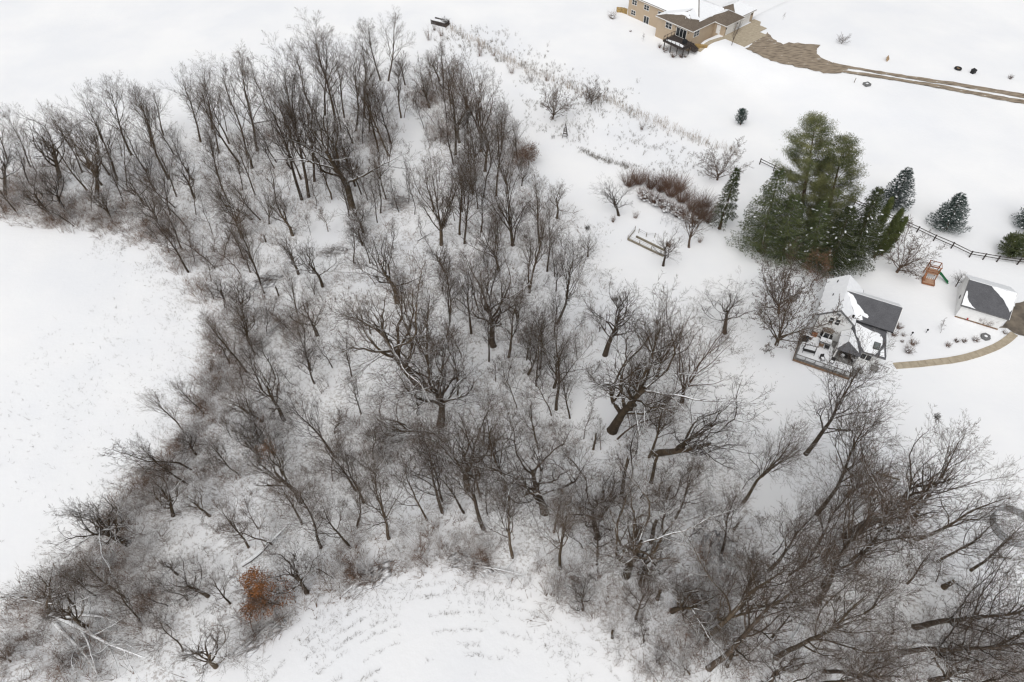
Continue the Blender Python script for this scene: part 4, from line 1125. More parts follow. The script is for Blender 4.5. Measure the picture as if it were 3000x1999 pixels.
# ------------------------------------------------------------------ evergreens
def evergreen(kind, h, rad, seed):
    rs = np.random.RandomState(seed)
    trunk = MB()
    r0 = .018 * h + .05
    trunk.tube([(0, 0, -.1), (0, 0, .3), (0, 0, h * .5), (0, 0, h * .97)], [r0 * 1.4, r0, r0 * .55, .02], k=7, cap=False)
    P, D, Ln, Rd = [], [], [], []
    bch = []
    sn = []
    z0 = {'spruce': .06, 'blue': .04, 'thin': .16, 'pine': .12, 'arbor': .02, 'juniper': .02, 'smallpine': .05}[kind]
    nb = {'spruce': 150, 'blue': 130, 'thin': 110, 'pine': 120, 'arbor': 230, 'juniper': 220, 'smallpine': 70}[kind]
    nw = {'spruce': 24, 'blue': 15, 'thin': 19, 'pine': 15}.get(kind)
    for b in range(nb):
        t = z0 + (1 - z0) * ((b + rs.rand()) / nb) ** .9
        if nw:                              # boughs stand in whorls
            t = z0 + (1 - z0) * min(.985, (int(((b + .5) / nb) ** .9 * nw) + .32 * rs.rand() + .2) / nw)
        az = b * 2.39996 + rs.rand() * .9
        if kind == 'pine':
            prof = (math.sin(math.pi * min(1, (t - z0) / (1 - z0) * .82 + .16)) ** .8) * (.55 + .6 * rs.rand())
        elif kind == 'arbor':
            prof = (1 - max(0, t - .55) / .46) ** .7 * (.8 + .2 * rs.rand()) if t > .55 else .85 + .15 * rs.rand()
        elif kind == 'juniper':
            prof = math.sqrt(max(.02, 1 - t ** 2.2)) * (.85 + .2 * rs.rand())
        elif kind == 'smallpine':
            prof = math.sin(math.pi * min(1, .25 + .75 * t)) ** .7 * (.85 + .2 * rs.rand())
        else:
            prof = (1 - t) ** .82 * (.78 + .38 * rs.rand()) + .03
        L = rad * max(.04, prof)
        dz = {'spruce': -.22, 'blue': .02, 'thin': -.38, 'pine': .16, 'arbor': 1.3, 'juniper': .5, 'smallpine': .8}[kind] + .35 * t
        n = max(3, int(L / .42))
        px, py, pz = 0., 0., t * h
        d = np.array([math.cos(az), math.sin(az), dz])
        d /= np.linalg.norm(d)
        pts = [(px, py, pz)]
        for i in range(n):
            d = d + rs.normal(0, .07, 3) + np.array([0, 0, .05 if kind in ('pine', 'spruce', 'blue', 'thin') else 0])
            d /= np.linalg.norm(d)
            s = L / n
            px, py, pz = px + d[0] * s, py + d[1] * s, max(.05, pz + d[2] * s)
            pts.append((px, py, pz))
            f = (i + 1) / n
            if f < .22 and kind in ('pine', 'thin'):
                continue
            side = np.cross(d, [0, 0, 1.])
            side /= np.linalg.norm(side) + 1e-9
            if kind == 'pine':
                if f < .42:
                    continue
                m = 58
                c = np.array([px, py, pz])
                for q in range(m):
                    v = rs.normal(0, 1, 3)
                    v[2] += .35
                    v /= np.linalg.norm(v)
                    P.append(c + rs.normal(0, 1, 3) * np.array([.42, .42, .2]))
                    D.append(v)
                    Ln.append(rs.uniform(.26, .5))
                    Rd.append(.026)
            elif kind in ('arbor', 'juniper', 'smallpine'):
                c = np.array([px, py, pz])
                for q in range(10):
                    v = rs.normal(0, .55, 3) + d + np.array([0, 0, .35])
                    v /= np.linalg.norm(v)
                    P.append(c + rs.normal(0, .11, 3))
                    D.append(v)
                    Ln.append(rs.uniform(.16, .34))
                    Rd.append(rs.uniform(.035, .055))
            else:
                wl_ = (.25 + .75 * (1 - abs(f - .45))) * L * .30 + .15
                for q in range(15):
                    sg = 1 if q % 2 else -1
                    off = side * sg * wl_ * rs.rand()
                    c = np.array([px, py, pz]) + off + np.array([0, 0, -.1 * rs.rand() * (2 if kind != 'blue' else .6)]) + rs.normal(0, .06, 3)
                    v = d * .9 + side * sg * .7 + np.array([0, 0, -.25 if kind != 'blue' else .1]) + rs.normal(0, .3, 3)
                    v /= np.linalg.norm(v)
                    P.append(c)
                    D.append(v)
                    Ln.append(rs.uniform(.24, .46))
                    Rd.append(rs.uniform(.03, .052))
                ps = {'blue': .55, 'spruce': .13, 'thin': .45}[kind] * (1 - .35 * t)
                if rs.rand() < ps and .25 < f:
                    sn.append((px + rs.normal(0, .12), py + rs.normal(0, .12), pz + .07, rs.uniform(.10, .32), d))
            if kind in ('pine', 'juniper', 'arbor') and rs.rand() < .015:
                sn.append((px, py, pz + .1, rs.uniform(.1, .22), d))
        k = max(.012, .012 * L)
        bch.append((pts, [k * (1 - .8 * i / n) for i in range(n + 1)], 3))
    V2, F2 = cones(P, D, Ln, Rd)
    nm = {'spruce': 'needle', 'thin': 'needle', 'blue': 'needle_blue', 'pine': 'needle_pine', 'arbor': 'needle_arbor', 'juniper': 'needle', 'smallpine': 'needle_blue'}[kind]
    res = dict(trunk=mesh_from(trunk, 'trunk', M['bark_brown']), branches=tubes(bch, 'branch_frame', M['bark_dark']), crown=np_mesh('crown', V2, F2, M[nm]))
    if sn:
        V, Fc = [], []
        for x, y, z, s, d in sn:
            n0 = len(V)
            e = s * rs.uniform(.9, 1.7)
            a = math.atan2(d[1], d[0])
            ca, sa = math.cos(a), math.sin(a)
            for (p, q, w) in ((1, 0, 0), (.35, .7, 0), (-.6, .6, 0), (-1, 0, 0), (-.5, -.65, 0), (.45, -.6, 0), (.1, .05, .3), (0, 0, -.2)):
                p, q = p * e, q * s * .8
                V.append((x + p * ca - q * sa, y + p * sa + q * ca, z + w * s))
            for i in range(6):
                Fc.append((n0 + i, n0 + (i + 1) % 6, n0 + 6))
                Fc.append((n0 + (i + 1) % 6, n0 + i, n0 + 7))
        res['snow'] = np_mesh('snow_load', np.array(V), np.array(Fc), M['snow'])
    return res
CLAB = ['tallest evergreen, feathery yellow-green pine at the back of the dark grove', 'second tall pine of the dark grove, right of the tallest',
        'wide dark spruce at the left side of the evergreen grove', 'dark spruce at the near left of the grove, beside the bare yard tree',
        'dark spruce at the right of the grove, next to the columns', 'dark spruce at the near side of the grove, above the white house roof',
        'tall columnar arborvitae second from the left at the right of the grove', 'leftmost columnar arborvitae, half hidden against the grove',
        'columnar arborvitae third from the left at the right of the grove', 'shortest and rightmost columnar arborvitae of the grove', 'dark spruce in the very middle of the grove, in front of the pines',
        'thin see-through spruce at the right end of the brown hedge', 'snow-dotted blue spruce just right of the evergreen grove',
        'snow-dotted blue spruce above the bend of the rail fence', 'blue spruce cut off by the right edge of the picture',
        'round dark juniper beside the rail fence, wholly in view', 'round dark juniper at the right picture edge by the fence', 'lone small pine in open snow beyond the garden']
CN = {'pine': 'pine_tree', 'spruce': 'spruce_tree', 'thin': 'spruce_tree', 'blue': 'blue_spruce', 'arbor': 'arborvitae', 'juniper': 'juniper_bush', 'smallpine': 'small_pine'}
for i, (x, y, h, lx, ly, k, rad) in enumerate(CONIFERS):
    o = empty(CN[k], (x, y, -.05))
    ln = math.hypot(lx, ly) * .75
    if ln > .1:
        o.rotation_mode = 'QUATERNION'
        o.rotation_quaternion = Matrix.Rotation(math.atan2(ln, h), 3, Vector((-ly, lx, 0)).normalized()).to_quaternion()
    e = evergreen(k, h, rad, 200 + i)
    link(bpy.data.objects.new('trunk', e['trunk']), o)
    c = link(bpy.data.objects.new('crown', e['crown']), o)
    link(bpy.data.objects.new('branch_frame', e['branches']), o)
    if 'snow' in e:
        tag(link(bpy.data.objects.new('snow_load', e['snow']), c), None, None, kind='stuff')
    tag(o, CLAB[i], 'shrub' if k == 'juniper' else 'tree', 'evergreens by the white house')

# ------------------------------------------------------------------ shrubs
def shrub_arrays(seed, n, h, spread, rad, droop=0.):
    """a clump of stems with side twigs, as spikes: base, dir, len, radius"""
    rs = np.random.RandomState(seed)
    P, D, L_, Rd = [], [], [], []
    for i in range(n):
        a = rs.rand() * 6.283
        s = spread * rs.rand() ** .6
        d = np.array([math.cos(a) * s, math.sin(a) * s, 1.])
        d /= np.linalg.norm(d)
        b = np.array([math.cos(a), math.sin(a), 0]) * rs.rand() * .18 * h
        l = h * rs.uniform(.6, 1.05)
        P.append(b); D.append(d); L_.append(l); Rd.append(rad)
        for q in range(rs.randint(3, 6)):
            t = rs.uniform(.3, .9)
            v = d + rs.normal(0, .42, 3)
            v[2] = abs(v[2]) * (1 - droop)
            v /= np.linalg.norm(v)
            P.append(b + d * l * t); D.append(v); L_.append(l * rs.uniform(.25, .5)); Rd.append(rad * .7)
    return np.array(P), np.array(D), np.array(L_), np.array(Rd)

def shrub_mesh(name, seed, n, h, spread, rad, m, snow=0):
    P, D, L_, Rd = shrub_arrays(seed, n, h, spread, rad)
    V, F3 = cones(P, D, L_, Rd)
    return np_mesh(name, V, F3, m)

def snow_pads(seed, n, r, z0, z1, s0, s1):
    rs = np.random.RandomState(seed)
    V, Fc = [], []
    for i in range(n):
        a, q = rs.rand() * 6.283, math.sqrt(rs.rand()) * r
        x, y, z = q * math.cos(a), q * math.sin(a), rs.uniform(z0, z1) * (1 - .3 * q / r)
        s = rs.uniform(s0, s1)
        n0 = len(V)
        for j in range(6):
            b = j * 1.047 + rs.uniform(-.2, .2)
            e = s * rs.uniform(.6, 1.25)
            V.append((x + e * math.cos(b), y + e * math.sin(b), z))
        V += [(x, y, z + s * .4), (x, y, z - s * .25)]
        for j in range(6):
            Fc += [(n0 + j, n0 + (j + 1) % 6, n0 + 6), (n0 + (j + 1) % 6, n0 + j, n0 + 7)]
    return np_mesh('snow_load', np.array(V), np.array(Fc), M['snow'])

def put_shrub(name, x, y, seed, n, h, spread, rad, m, label, group=None, snow=0, cat='shrub'):
    o = empty(name, (x, y, float(terrain(x, y)) - .03))
    link(bpy.data.objects.new('stems', shrub_mesh('stems', seed, n, h, spread, rad, m)), o)
    if snow:
        tag(link(bpy.data.objects.new('snow_load', snow_pads(seed + 5, snow, h * spread * .5, h * .25, h * .75, .06 * h + .03, .16 * h + .05)), o), None, None, kind='stuff')
    return tag(o, label, cat, group)

SL = [('low red-brown shrub, second from left in the garage-side bed', .8, 1, 3), ('snow-topped red-brown shrub, third from left in the garage-side bed', .8, 1, 9), ('dark shrub with snow just left of the hexagonal fire pit', 1.0, 1, 9),
      ('sprawling twiggy shrub, leftmost in the garage-side bed', .9, 1, 2), ('grey rounded shrub right of the white house, farther of the large pair', 1.3, 0, 5), ('brown rounded shrub right of the white house, nearer of the large pair', 1.6, 1, 5),
      ('snowy low shrub at the near right corner of the garage', .8, 0, 6), ("brown shrub at the white house's right wall", 1.2, 1, 2), ('red-brown shrub at the right corner of the low snowy roof', 1.2, 1, 2),
      ('little grey shrub alone in snow right of the house', .8, 0, 3), ('smallest grey tuft right of the house, above the large pair', .5, 0, 2), ("bare brown bush against the garage's near wall", 2.0, 1, 0),
      ('dark red shrub left of the tan house deck posts', 1.1, 1, 5), ('brown and snowy shrub below the tan house deck corner', 1.5, 1, 7), ('dark grey snowy shrub in front of the tan house deck', 1.6, 0, 8),
      ('small red shrub at the front deck post', 1.0, 1, 3), ('pale twiggy shrub right of the front deck post', 1.0, 0, 2), ('snowy dark shrubbery at the left end of the tan house', 2.2, 0, 16),
      ('dense brown bush against the tan wall left of the deck', 2.3, 1, 0), ('dark snow-dotted bush at the tan house right corner', 1.8, 0, 14), ('tiny twig tuft in the snow before the tan house', .6, 0, 2)]
for i, ((x, y), (lab, h, red, sn)) in enumerate(zip(SHRUBS, SL)):
    put_shrub('garden_shrub', x, y, 300 + i, int(26 + 22 * h), h, .85, .016, M['twig_red' if red else 'brush'], lab, 'shrubs around the houses', sn)
ML = ['reddish upright bush at the left below the plank box', 'small dark bush just below the plank box', 'small dark bush right of the reddish one by the plank box', 'reddish bush on the grass line above the forked tree',
      'dark low bush at the grass line right of the reddish one', 'dark upright bush in the grass strip, left of a pair', 'dark upright bush in the grass strip, right of a pair', 'small bush left above the round garden tree',
      'grassy brown bush beside the thin garden tree', 'grey round bush in the meadow middle', 'twiggy bush at the foot of the dense-crowned garden tree', 'tiny twig bush left of the timber garden bed', 'thin twig bush at the far left corner of the garden bed']
for i, ((x, y), lab) in enumerate(zip(MSHRUBS, ML)):
    h = (3.2, 2.0, 2.4, 3.6, 2.6, 4.0, 4.0, 2.4, 2.2, 2.4, 1.5, 1.4, 1.8)[i]
    put_shrub('meadow_bush', x, y, 340 + i, 24, h, .45, .022, M['twig_red' if i in (0, 3, 8) else 'brush'], lab, 'bushes of the meadow edge')
# the brown hedge: tall bushes, snow on their near side
HW = ['first', 'second', 'third', 'fourth', 'fifth', 'sixth', 'seventh', 'eighth']
hb = sorted(range(len(HEDGE)), key=lambda i: HEDGE[i][0])
for r_, i in enumerate(hb):
    x, y = HEDGE[i]
    px, py = screen(x, y)
    near = i in (8, 9, 10, 11, 12, 17)
    put_shrub('hedge_bush', x, y, 360 + i, 130, 2.6 if near else 3.5, .85, .022, M['twig_red'],
              ('%s bush from left in the %s row of the brown hedge' % (nth(1 + sum(1 for j in hb[:r_] if (j in (8, 9, 10, 11, 12, 17)) == near)), 'snowy near' if near else 'bare far')),
              'bushes of the brown hedge', 40 if near else 0)
# shrubs that stand out in the wood
for i, (px_, x, y, h, red, sn, lab) in enumerate([
        (0, *SPOT['redbush'], 1.1, 1, 6, 'reddish snowy bush alone in the far right field'),]):
    put_shrub('field_bush', x, y, 390 + i, 40, h, .9, .02, M['twig_red'], lab, None, sn)

# ------------------------------------------------------------------ undergrowth of the wood (nobody could count it)
def scatter(n, seed, dens, box, lim=4000000):
    rs = np.random.RandomState(seed)
    X = rs.uniform(box[0], box[1], lim // 10)
    Y = rs.uniform(box[2], box[3], lim // 10)
    keep = rs.rand(len(X)) < dens(X, Y)
    return X[keep][:n], Y[keep][:n]

def field_of(name, X, Y, variants, s0, s1, m, seed, label, cat, lean=0.):
    rs = np.random.RandomState(seed)
    VV, FF, off = [], [], 0
    which = rs.randint(0, len(variants), len(X))
    Z = terrain(X, Y)
    for vi, (P, D, L_, Rd) in enumerate(variants):
        V, F3 = cones(P, D, L_, Rd)
        ids = np.nonzero(which == vi)[0]
        if not len(ids):
            continue
        a = rs.rand(len(ids)) * 6.283
        s = s0 + (s1 - s0) * rs.rand(len(ids)) ** 1.6
        c, sn_ = np.cos(a) * s, np.sin(a) * s
        tx, ty = rs.normal(0, lean, len(ids)), rs.normal(0, lean, len(ids))
        W = np.empty((len(ids), len(V), 3))
        W[:, :, 0] = V[None, :, 0] * c[:, None] - V[None, :, 1] * sn_[:, None] + X[ids][:, None] + tx[:, None] * V[None, :, 2] * s[:, None]
        W[:, :, 1] = V[None, :, 0] * sn_[:, None] + V[None, :, 1] * c[:, None] + Y[ids][:, None] + ty[:, None] * V[None, :, 2] * s[:, None]
        W[:, :, 2] = V[None, :, 2] * s[:, None] * rs.uniform(.7, 1.2, len(ids))[:, None] + Z[ids][:, None] - .03
        FF.append((F3[None] + (np.arange(len(ids)) * len(V))[:, None, None] + off).reshape(-1, 3))
        VV.append(W.reshape(-1, 3))
        off += len(ids) * len(V)
    me = np_mesh(name, np.concatenate(VV), np.concatenate(FF), m)
    o = link(bpy.data.objects.new(name, me))
    return tag(o, label, cat, kind='stuff')

VAR = [shrub_arrays(500 + i, n, h, sp, .017) for i, (n, h, sp) in enumerate(((3, 1.1, .9), (4, 1.3, .7), (2, 1.7, .5), (4, .9, 1.4), (2, 2.0, .45), (3, 1.2, 1.1)))]
BOX = (-115, 85, 16, 172)
def vis(X, Y):
    p = R(49)
    dep = Y * math.cos(p) + CAM_H * math.sin(p)
    px = np.abs(2000 * X / dep)
    v = 2000 * (CAM_H * math.cos(p) - Y * math.sin(p)) / dep
    return (px < 1580) & (v < 1080)
def dens_under(X, Y):
    return wood_density(X, Y) * (.25 + .75 * smooth01((vnoise(X, Y, 6, 8) - .25) / .5)) * vis(X, Y) * .8 * (1 - .45 * smooth01((X - 18) / 15.) * (Y < 60))
X, Y = scatter(6200, 600, dens_under, BOX)
field_of('undergrowth', X, Y, VAR, .6, 2.3, M['brush'], 601, 'thin brown and grey undergrowth twigs all over the woodland floor', 'undergrowth', .25)
def dens_brush(X, Y):
    return np.minimum(1, brush_density(X, Y) / 3.) * wood_density(X, Y) ** 1.5 * vis(X, Y) * (.3 + .7 * vnoise(X, Y, 4, 9))
X, Y = scatter(3900, 610, dens_brush, BOX)
VARB = [shrub_arrays(520 + i, n, h, sp, .018) for i, (n, h, sp) in enumerate(((7, 1.8, .8), (8, 1.5, 1.1), (6, 2.3, .6), (8, 1.9, .9)))]
field_of('thicket', X, Y, VARB, .8, 1.7, M['brush'], 611, 'dense brown thicket along the field edges and in the wood', 'thicket', .2)

# dead leaves and short stalks
G1 = [shrub_arrays(540 + i, n, h, sp, .010) for i, (n, h, sp) in enumerate(((3, .5, .5), (4, .35, .9), (2, .6, .4)))]
def dens_stub(X, Y):
    a = edge_dist(X, Y, WOOD)
    out = ~in_poly(X, Y, WOOD)
    e = np.exp(-(a / 3.2) ** 2) * out * .55 * (Y < 100)
    fld = smooth01(1.25 - np.hypot((X + 52) / 26., (Y - 62) / 24.)) * .10 * out
    # curved tyre-track lines of stubble on the lower field
    q = np.hypot(X + 5.0, Y - 5.1)
    arcs = np.zeros(np.shape(X))
    for rr, ww in ((24.0, .16), (25.2, .16), (22.9, .14), (19.3, .16), (18.3, .14), (26.6, .2), (21.0, .12)):
        arcs = np.maximum(arcs, np.exp(-((q - rr) / ww) ** 2))
    arcs *= out * (Y < 36) * (vnoise(X, Y, 2.2, 12) > .42)
    return np.maximum(np.maximum(e * (vnoise(X, Y, 3, 10) > .4), fld * .6), arcs * 1.6) * vis(X, Y)
X, Y = scatter(5200, 620, dens_stub, (-75, 50, 16, 100), 6000000)
field_of('stubble', X, Y, G1, .45, 1.15, M['stubble'], 621, 'short dry stubble poking through the snow of both fields', 'stubble', .3)

# meadow stalks and the tall grass line
PLANT_ROW = [(13.9, 121.7), (16.0, 119.6), (18.2, 117.8), (20.6, 116.9), (23.1, 115.5)]
G2 = [shrub_arrays(560 + i, n, h, sp, .011) for i, (n, h, sp) in enumerate(((6, .8, .35), (4, 1.0, .25), (8, .6, .7)))]
def dens_mead(X, Y):
    i = in_poly(X, Y, MEADOW)
    return i * (.12 + .7 * (vnoise(X, Y, 3.3, 13) > .55)) * .35
X, Y = scatter(620, 630, dens_mead, (0, 55, 105, 145))
_rs = np.random.RandomState(633)
for (ax_, ay_), (bx_, by_) in zip(PLANT_ROW[:-1], PLANT_ROW[1:]):
    t = _rs.rand(45)
    X = np.concatenate([X, ax_ + (bx_ - ax_) * t + _rs.normal(0, .45, 45)])
    Y = np.concatenate([Y, ay_ + (by_ - ay_) * t + _rs.normal(0, .45, 45)])
field_of('meadow_stalks', X, Y, G2, .5, 1.3, M['stubble'], 631, 'sparse dry meadow stalks in the snowy garden', 'dry plants', .25)
rs = np.random.RandomState(640)
gx, gy = [], []
for a, b in zip(GRASSLINE[:-1], GRASSLINE[1:]):
    n = int(math.hypot(b[0] - a[0], b[1] - a[1]) * 5.5)
    t = rs.rand(n)
    gx.append(a[0] + (b[0] - a[0]) * t + rs.normal(0, .7, n))
    gy.append(a[1] + (b[1] - a[1]) * t + rs.normal(0, .7, n))
X, Y = np.concatenate(gx), np.concatenate(gy)
G3 = [shrub_arrays(570 + i, n, h, .22, .024) for i, (n, h) in enumerate(((2, 2.0), (3, 1.7), (2, 2.4)))]
field_of('tall_grass', X, Y, G3, .5, 1.15, M['grass'], 641, 'line of tall dry plumed grass between garden and far field', 'grass', .12)
def dens_strip(X, Y):
    d = np.full(np.shape(X), 1e9)
    for a, b in zip(GRASSLINE[:8], GRASSLINE[1:9]):
        L2 = (b[0] - a[0]) ** 2 + (b[1] - a[1]) ** 2
        t = np.clip(((X - a[0]) * (b[0] - a[0]) + (Y - a[1]) * (b[1] - a[1])) / L2, 0, 1)
        d = np.minimum(d, np.hypot(X - a[0] - t * (b[0] - a[0]), Y - a[1] - t * (b[1] - a[1])))
    return np.exp(-((d - 3) / 4.) ** 2) * (Y < 178) * .5 * (vnoise(X, Y, 3, 14) > .35)
X, Y = scatter(560, 650, dens_strip, (-20, 30, 125, 178))
field_of('field_edge_plants', X, Y, G2, .7, 1.7, M['stubble'], 651, 'dry weeds in the strip right of the far wood', 'dry plants', .25)

# ------------------------------------------------------------------ leaves that still hang
def leaf_mesh(name, C, n, spread, size, m, seed):
    rs = np.random.RandomState(seed)
    C = np.asarray(C)
    c = C[rs.randint(0, len(C), n)] + rs.normal(0, 1, (n, 3)) * np.array(spread)
    a, b = rs.normal(0, 1, (n, 3)), rs.normal(0, 1, (n, 3))
    a /= np.linalg.norm(a, axis=1, keepdims=True)
    b -= a * (a * b).sum(1, keepdims=True)
    b /= np.linalg.norm(b, axis=1, keepdims=True)
    s = rs.uniform(.6, 1.2, (n, 1)) * size
    V = np.stack([c - a * s, c + b * s * .6, c + a * s, c - b * s * .6], 1).reshape(-1, 3)
    V[:, 2] = np.maximum(V[:, 2], .05)
    F4 = np.arange(4 * n).reshape(-1, 4)
    return np_mesh(name, V, F4, m, k=4)
def dressed_tree(name, pro, x, y, h, lx, ly, wid, rz, label, leaf, n, size, zlo, zhi, rad, seed):
    o = put_tree(name, pro, x, y, h, lx, ly, wid, rz)
    rs = np.random.RandomState(seed)
    t = rs.rand(60)
    z = zlo + (zhi - zlo) * t
    r = rad * np.sqrt(rs.rand(60)) * (1.1 - .6 * t)
    a = rs.rand(60) * 6.283
    C = np.stack([lx * z / h + r * np.cos(a), ly * z / h + r * np.sin(a), z], 1)
    me = leaf_mesh('leaves', C, n, (.35, .35, .3), size, M[leaf], seed)
    me.transform((Matrix.Translation((x, y, 0)).inverted() @ o.matrix_world).inverted())
    link(bpy.data.objects.new('leaves', me), o)
    return tag(o, label, 'tree')
dressed_tree('leafy_tree', PROTO['S'][1], -27.9, 28.8, 7.4, -.5, .3, .95, 1., 'small tree still covered in bright orange-brown leaves', 'leaf_orange', 4600, .105, 1.2, 7.0, 2.7, 801)
dressed_tree('leafy_tree', PROTO['S'][2], 49.8, 81.7, 7.0, -.3, .2, .9, 2., 'dense russet-leaved small tree behind the white house', 'leaf_brown', 1900, .10, 1.5, 7.2, 2.9, 802)
dressed_tree('leafy_tree', PROTO['S'][0], 3.3, 116.5, 4.2, .1, .1, .7, 3., 'low russet-leaved bushy tree at the wood corner facing the garden', 'leaf_brown', 1300, .11, .8, 4.0, 2.2, 803)
dressed_tree('leafy_tree', PROTO['S'][4], 1.3, 115.0, 3.6, .1, .1, .7, 4., 'brown-leaved bushy tree left of the russet one at the wood corner', 'leaf_brown', 900, .10, .7, 3.4, 2.0, 804)
dressed_tree('leafy_tree', PROTO['S'][3], -30.5, 46.0, 8.0, -1.2, .6, .9, 5., 'bare tree with one clump of russet leaves below the left field', 'leaf_orange', 420, .11, 4.2, 6.4, 1.1, 805)
dressed_tree('leafy_tree', PROTO['S'][0], -31.0, 108.0, 9.5, -.3, .6, 1., 6., 'tree wrapped in russet leaves in the far middle of the wood', 'leaf_brown', 800, .12, 2.5, 8.5, 1.2, 806)

# ------------------------------------------------------------------ fallen logs
def log_proto(seed):
    rg = random.Random(seed)
    out = []
    pr = dict(PR['O'], up=(0, .0, .0, .0, 0), wander=(.05, .12, .2, .2, .2), kids=(7, 6, 4, 0, 0), ratio=(.42, .45, .45, .5), max=3, taper=(.75, .8, .7, .6, .9))
    pr['from'] = (.35, .2, .2, .2)
    pr['angle'] = ((20, 48), (25, 50), (25, 50), (25, 50))
    grow(out, (0, 0, 0), (1, 0, 0), 10., .2, 0, pr, rg)
    fl = lambda p: (p[0], p[1], abs(p[2]) * .45 + .10)
    tm = tubes([([fl(p) for p in c[0]], c[1], 8) for c in out if c[2] == 0], 'log', M['log'])
    cm = tubes([([fl(p) for p in c[0]], [r * 1.1 for r in c[1]], 5 if c[2] == 1 else 3) for c in out if c[2] > 0], 'limbs', M['log'])
    for me in (tm, cm):
        me.polygons.foreach_set('use_smooth', np.ones(len(me.polygons), bool))
    return tm, cm
LP = [log_proto(s) for s in (71, 72, 73, 74)]
LOGLAB = ['snow-covered fallen limb right of the left field bend', 'upper of two parallel snowy logs below the left field', 'lower of two parallel snowy logs below the left field', 'short snowy log at the lower edge of the left field',
 'long snowy fallen trunk running right from the split tree, lower left corner', 'snowy fallen trunk pointing up right in the lower left corner', 'snowy fallen limb pointing down right in the lower left corner', 'large snowy log just above the orange-leaved tree',
 'longest pale leaning log right of the lower field', 'middle pale leaning log right of the lower field', 'left pale leaning log right of the lower field', 'thick snowy log left of the snowy clearing', 'looped snowy log in the far middle of the wood',
 'snowy branching log in the middle of the wood', 'pale snowy log lying steeply in the near middle of the wood', 'straight snowy pole among the trees at lower right', 'dark short log in the wood facing the garden bed', 'dark split log below the short dark one',
 'snowy log at the upper edge of the lower field', 'long snowy log above the left field', 'snowy log at the far edge of the wood', 'curled snowy log right of the looped one', 'dark log on the snowy lane in the far wood', 'slanting dark pole in the far middle of the wood',
 'thick hollow log beside its broken stump at right', 'long pale trunk low in the bottom right corner', 'heap-edge log right below the orange-leaved tree', 'small snowy log near the bend of the left field',
 'snowy log at the left rim of the lower field', 'crossed log above the lower field', 'little log in the wood left of the snowy gap', 'short log close to the left field top rim']
for i, (x0, y0, x1, y1, r) in enumerate(LOGS):
    tm, cm = LP[i % 4]
    L = math.hypot(x1 - x0, y1 - y0)
    o = empty('fallen_log', (x0, y0, 0.))
    w = max(.7, min(2.2, r * 1.3 / .2))
    o.rotation_euler = (0, 0, math.atan2(y1 - y0, x1 - x0))
    o.scale = (L / 10., w * .8 if i % 2 else -w * .8, w)
    link(bpy.data.objects.new('log', tm), o)
    if i not in (15, 16, 17, 22, 23, 24, 25, 30, 31):
        link(bpy.data.objects.new('limbs', cm), o)
    tag(o, LOGLAB[i], 'log', 'fallen logs in the wood')

# brush piles heaped with snow
def brush_pile(x, y, rx, ry, rz, seed, label):
    rs = np.random.RandomState(seed)
    n = 300
    P = np.stack([rs.normal(0, .45, n) * rx, rs.normal(0, .45, n) * ry, np.abs(rs.normal(.25, .3, n))], 1)
    D = np.stack([rs.normal(0, 1, n), rs.normal(0, .45, n), rs.normal(.05, .22, n)], 1)
    D /= np.linalg.norm(D, axis=1, keepdims=True)
    V, F3 = cones(P, D, rs.uniform(.8, 2.6, n), rs.uniform(.012, .03, n))
    V[:, 2] = np.maximum(V[:, 2], .02)
    o = empty('brush_pile', (x, y, 0), rz)
    link(bpy.data.objects.new('sticks', np_mesh('sticks', V, F3, M['brush'])), o)
    s = snow_pads(seed + 1, 60, 1., .06, .34, .12, .4)
    so = link(bpy.data.objects.new('snow_load', s), o)
    so.scale = (rx * .8, ry * .8, 1)
    so['kind'] = 'stuff'
    tag(o, label, 'brush pile', 'brush piles')
brush_pile(-16.7, 32.2, 3.0, 1.5, .5, 701, 'snowy brush pile at the upper left rim of the lower field')
brush_pile(-5.2, 33.8, 3.2, 1.3, -.2, 702, 'snowy brush pile at the top rim of the lower field')
brush_pile(-28.3, 25.3, 3.4, 1.3, .7, 703, 'long snowy brush pile below the orange-leaved tree')
brush_pile(-31.2, 89.9, 2.6, 1.6, .3, 704, 'dark snowy brush heap in the far middle of the wood')
brush_pile(25.3, 35.7, 3.0, 2.4, 1.1, 705, 'large snowy tangle right of the lower field')
brush_pile(-41.5, 82.4, 3.0, 1.8, .6, 706, 'snowy tangle of branches right of the left field')
brush_pile(-21.5, 103.7, 2.0, 2.4, .2, 707, 'snow-laden dark shrub tangle at the foot of the snowy lane')

# ------------------------------------------------------------------ steel pool ring
x, y = SPOT['ring']
ring = empty('pool_ring', (x, y, 0))
def ring_mesh(r, z0, z1, n=72, wav=.02, th=.05):
    V, Fc = [], []
    for i in range(n):
        a = 2 * math.pi * i / n
        q = r + (wav if i % 2 else -wav)
        for rr, z in ((q, z0), (q, z1), (q - th, z1), (q - th, z0)):
            V.append((rr * math.cos(a), rr * math.sin(a), z))
    for i in range(n):
        j = (i + 1) % n
        for k in range(4):
            l = (k + 1) % 4
            Fc.append((i * 4 + k, j * 4 + k, j * 4 + l, i * 4 + l))
    return V, Fc
v, f = ring_mesh(2.45, -.05, 1.25, n=96)
mesh_obj('wall_sheet', v, f, M['steel'], ring)
v, f = ring_mesh(2.48, 1.24, 1.28, wav=0, th=.09)
mesh_obj('top_rim', v, f, M['steel'], ring)
v, f = ring_mesh(2.5, .02, .08, wav=0, th=.1)
mesh_obj('bottom_rim', v, f, M['black'], ring)
tag(ring, 'round galvanised steel pool wall, open and snow-filled, at the right edge', 'pool')

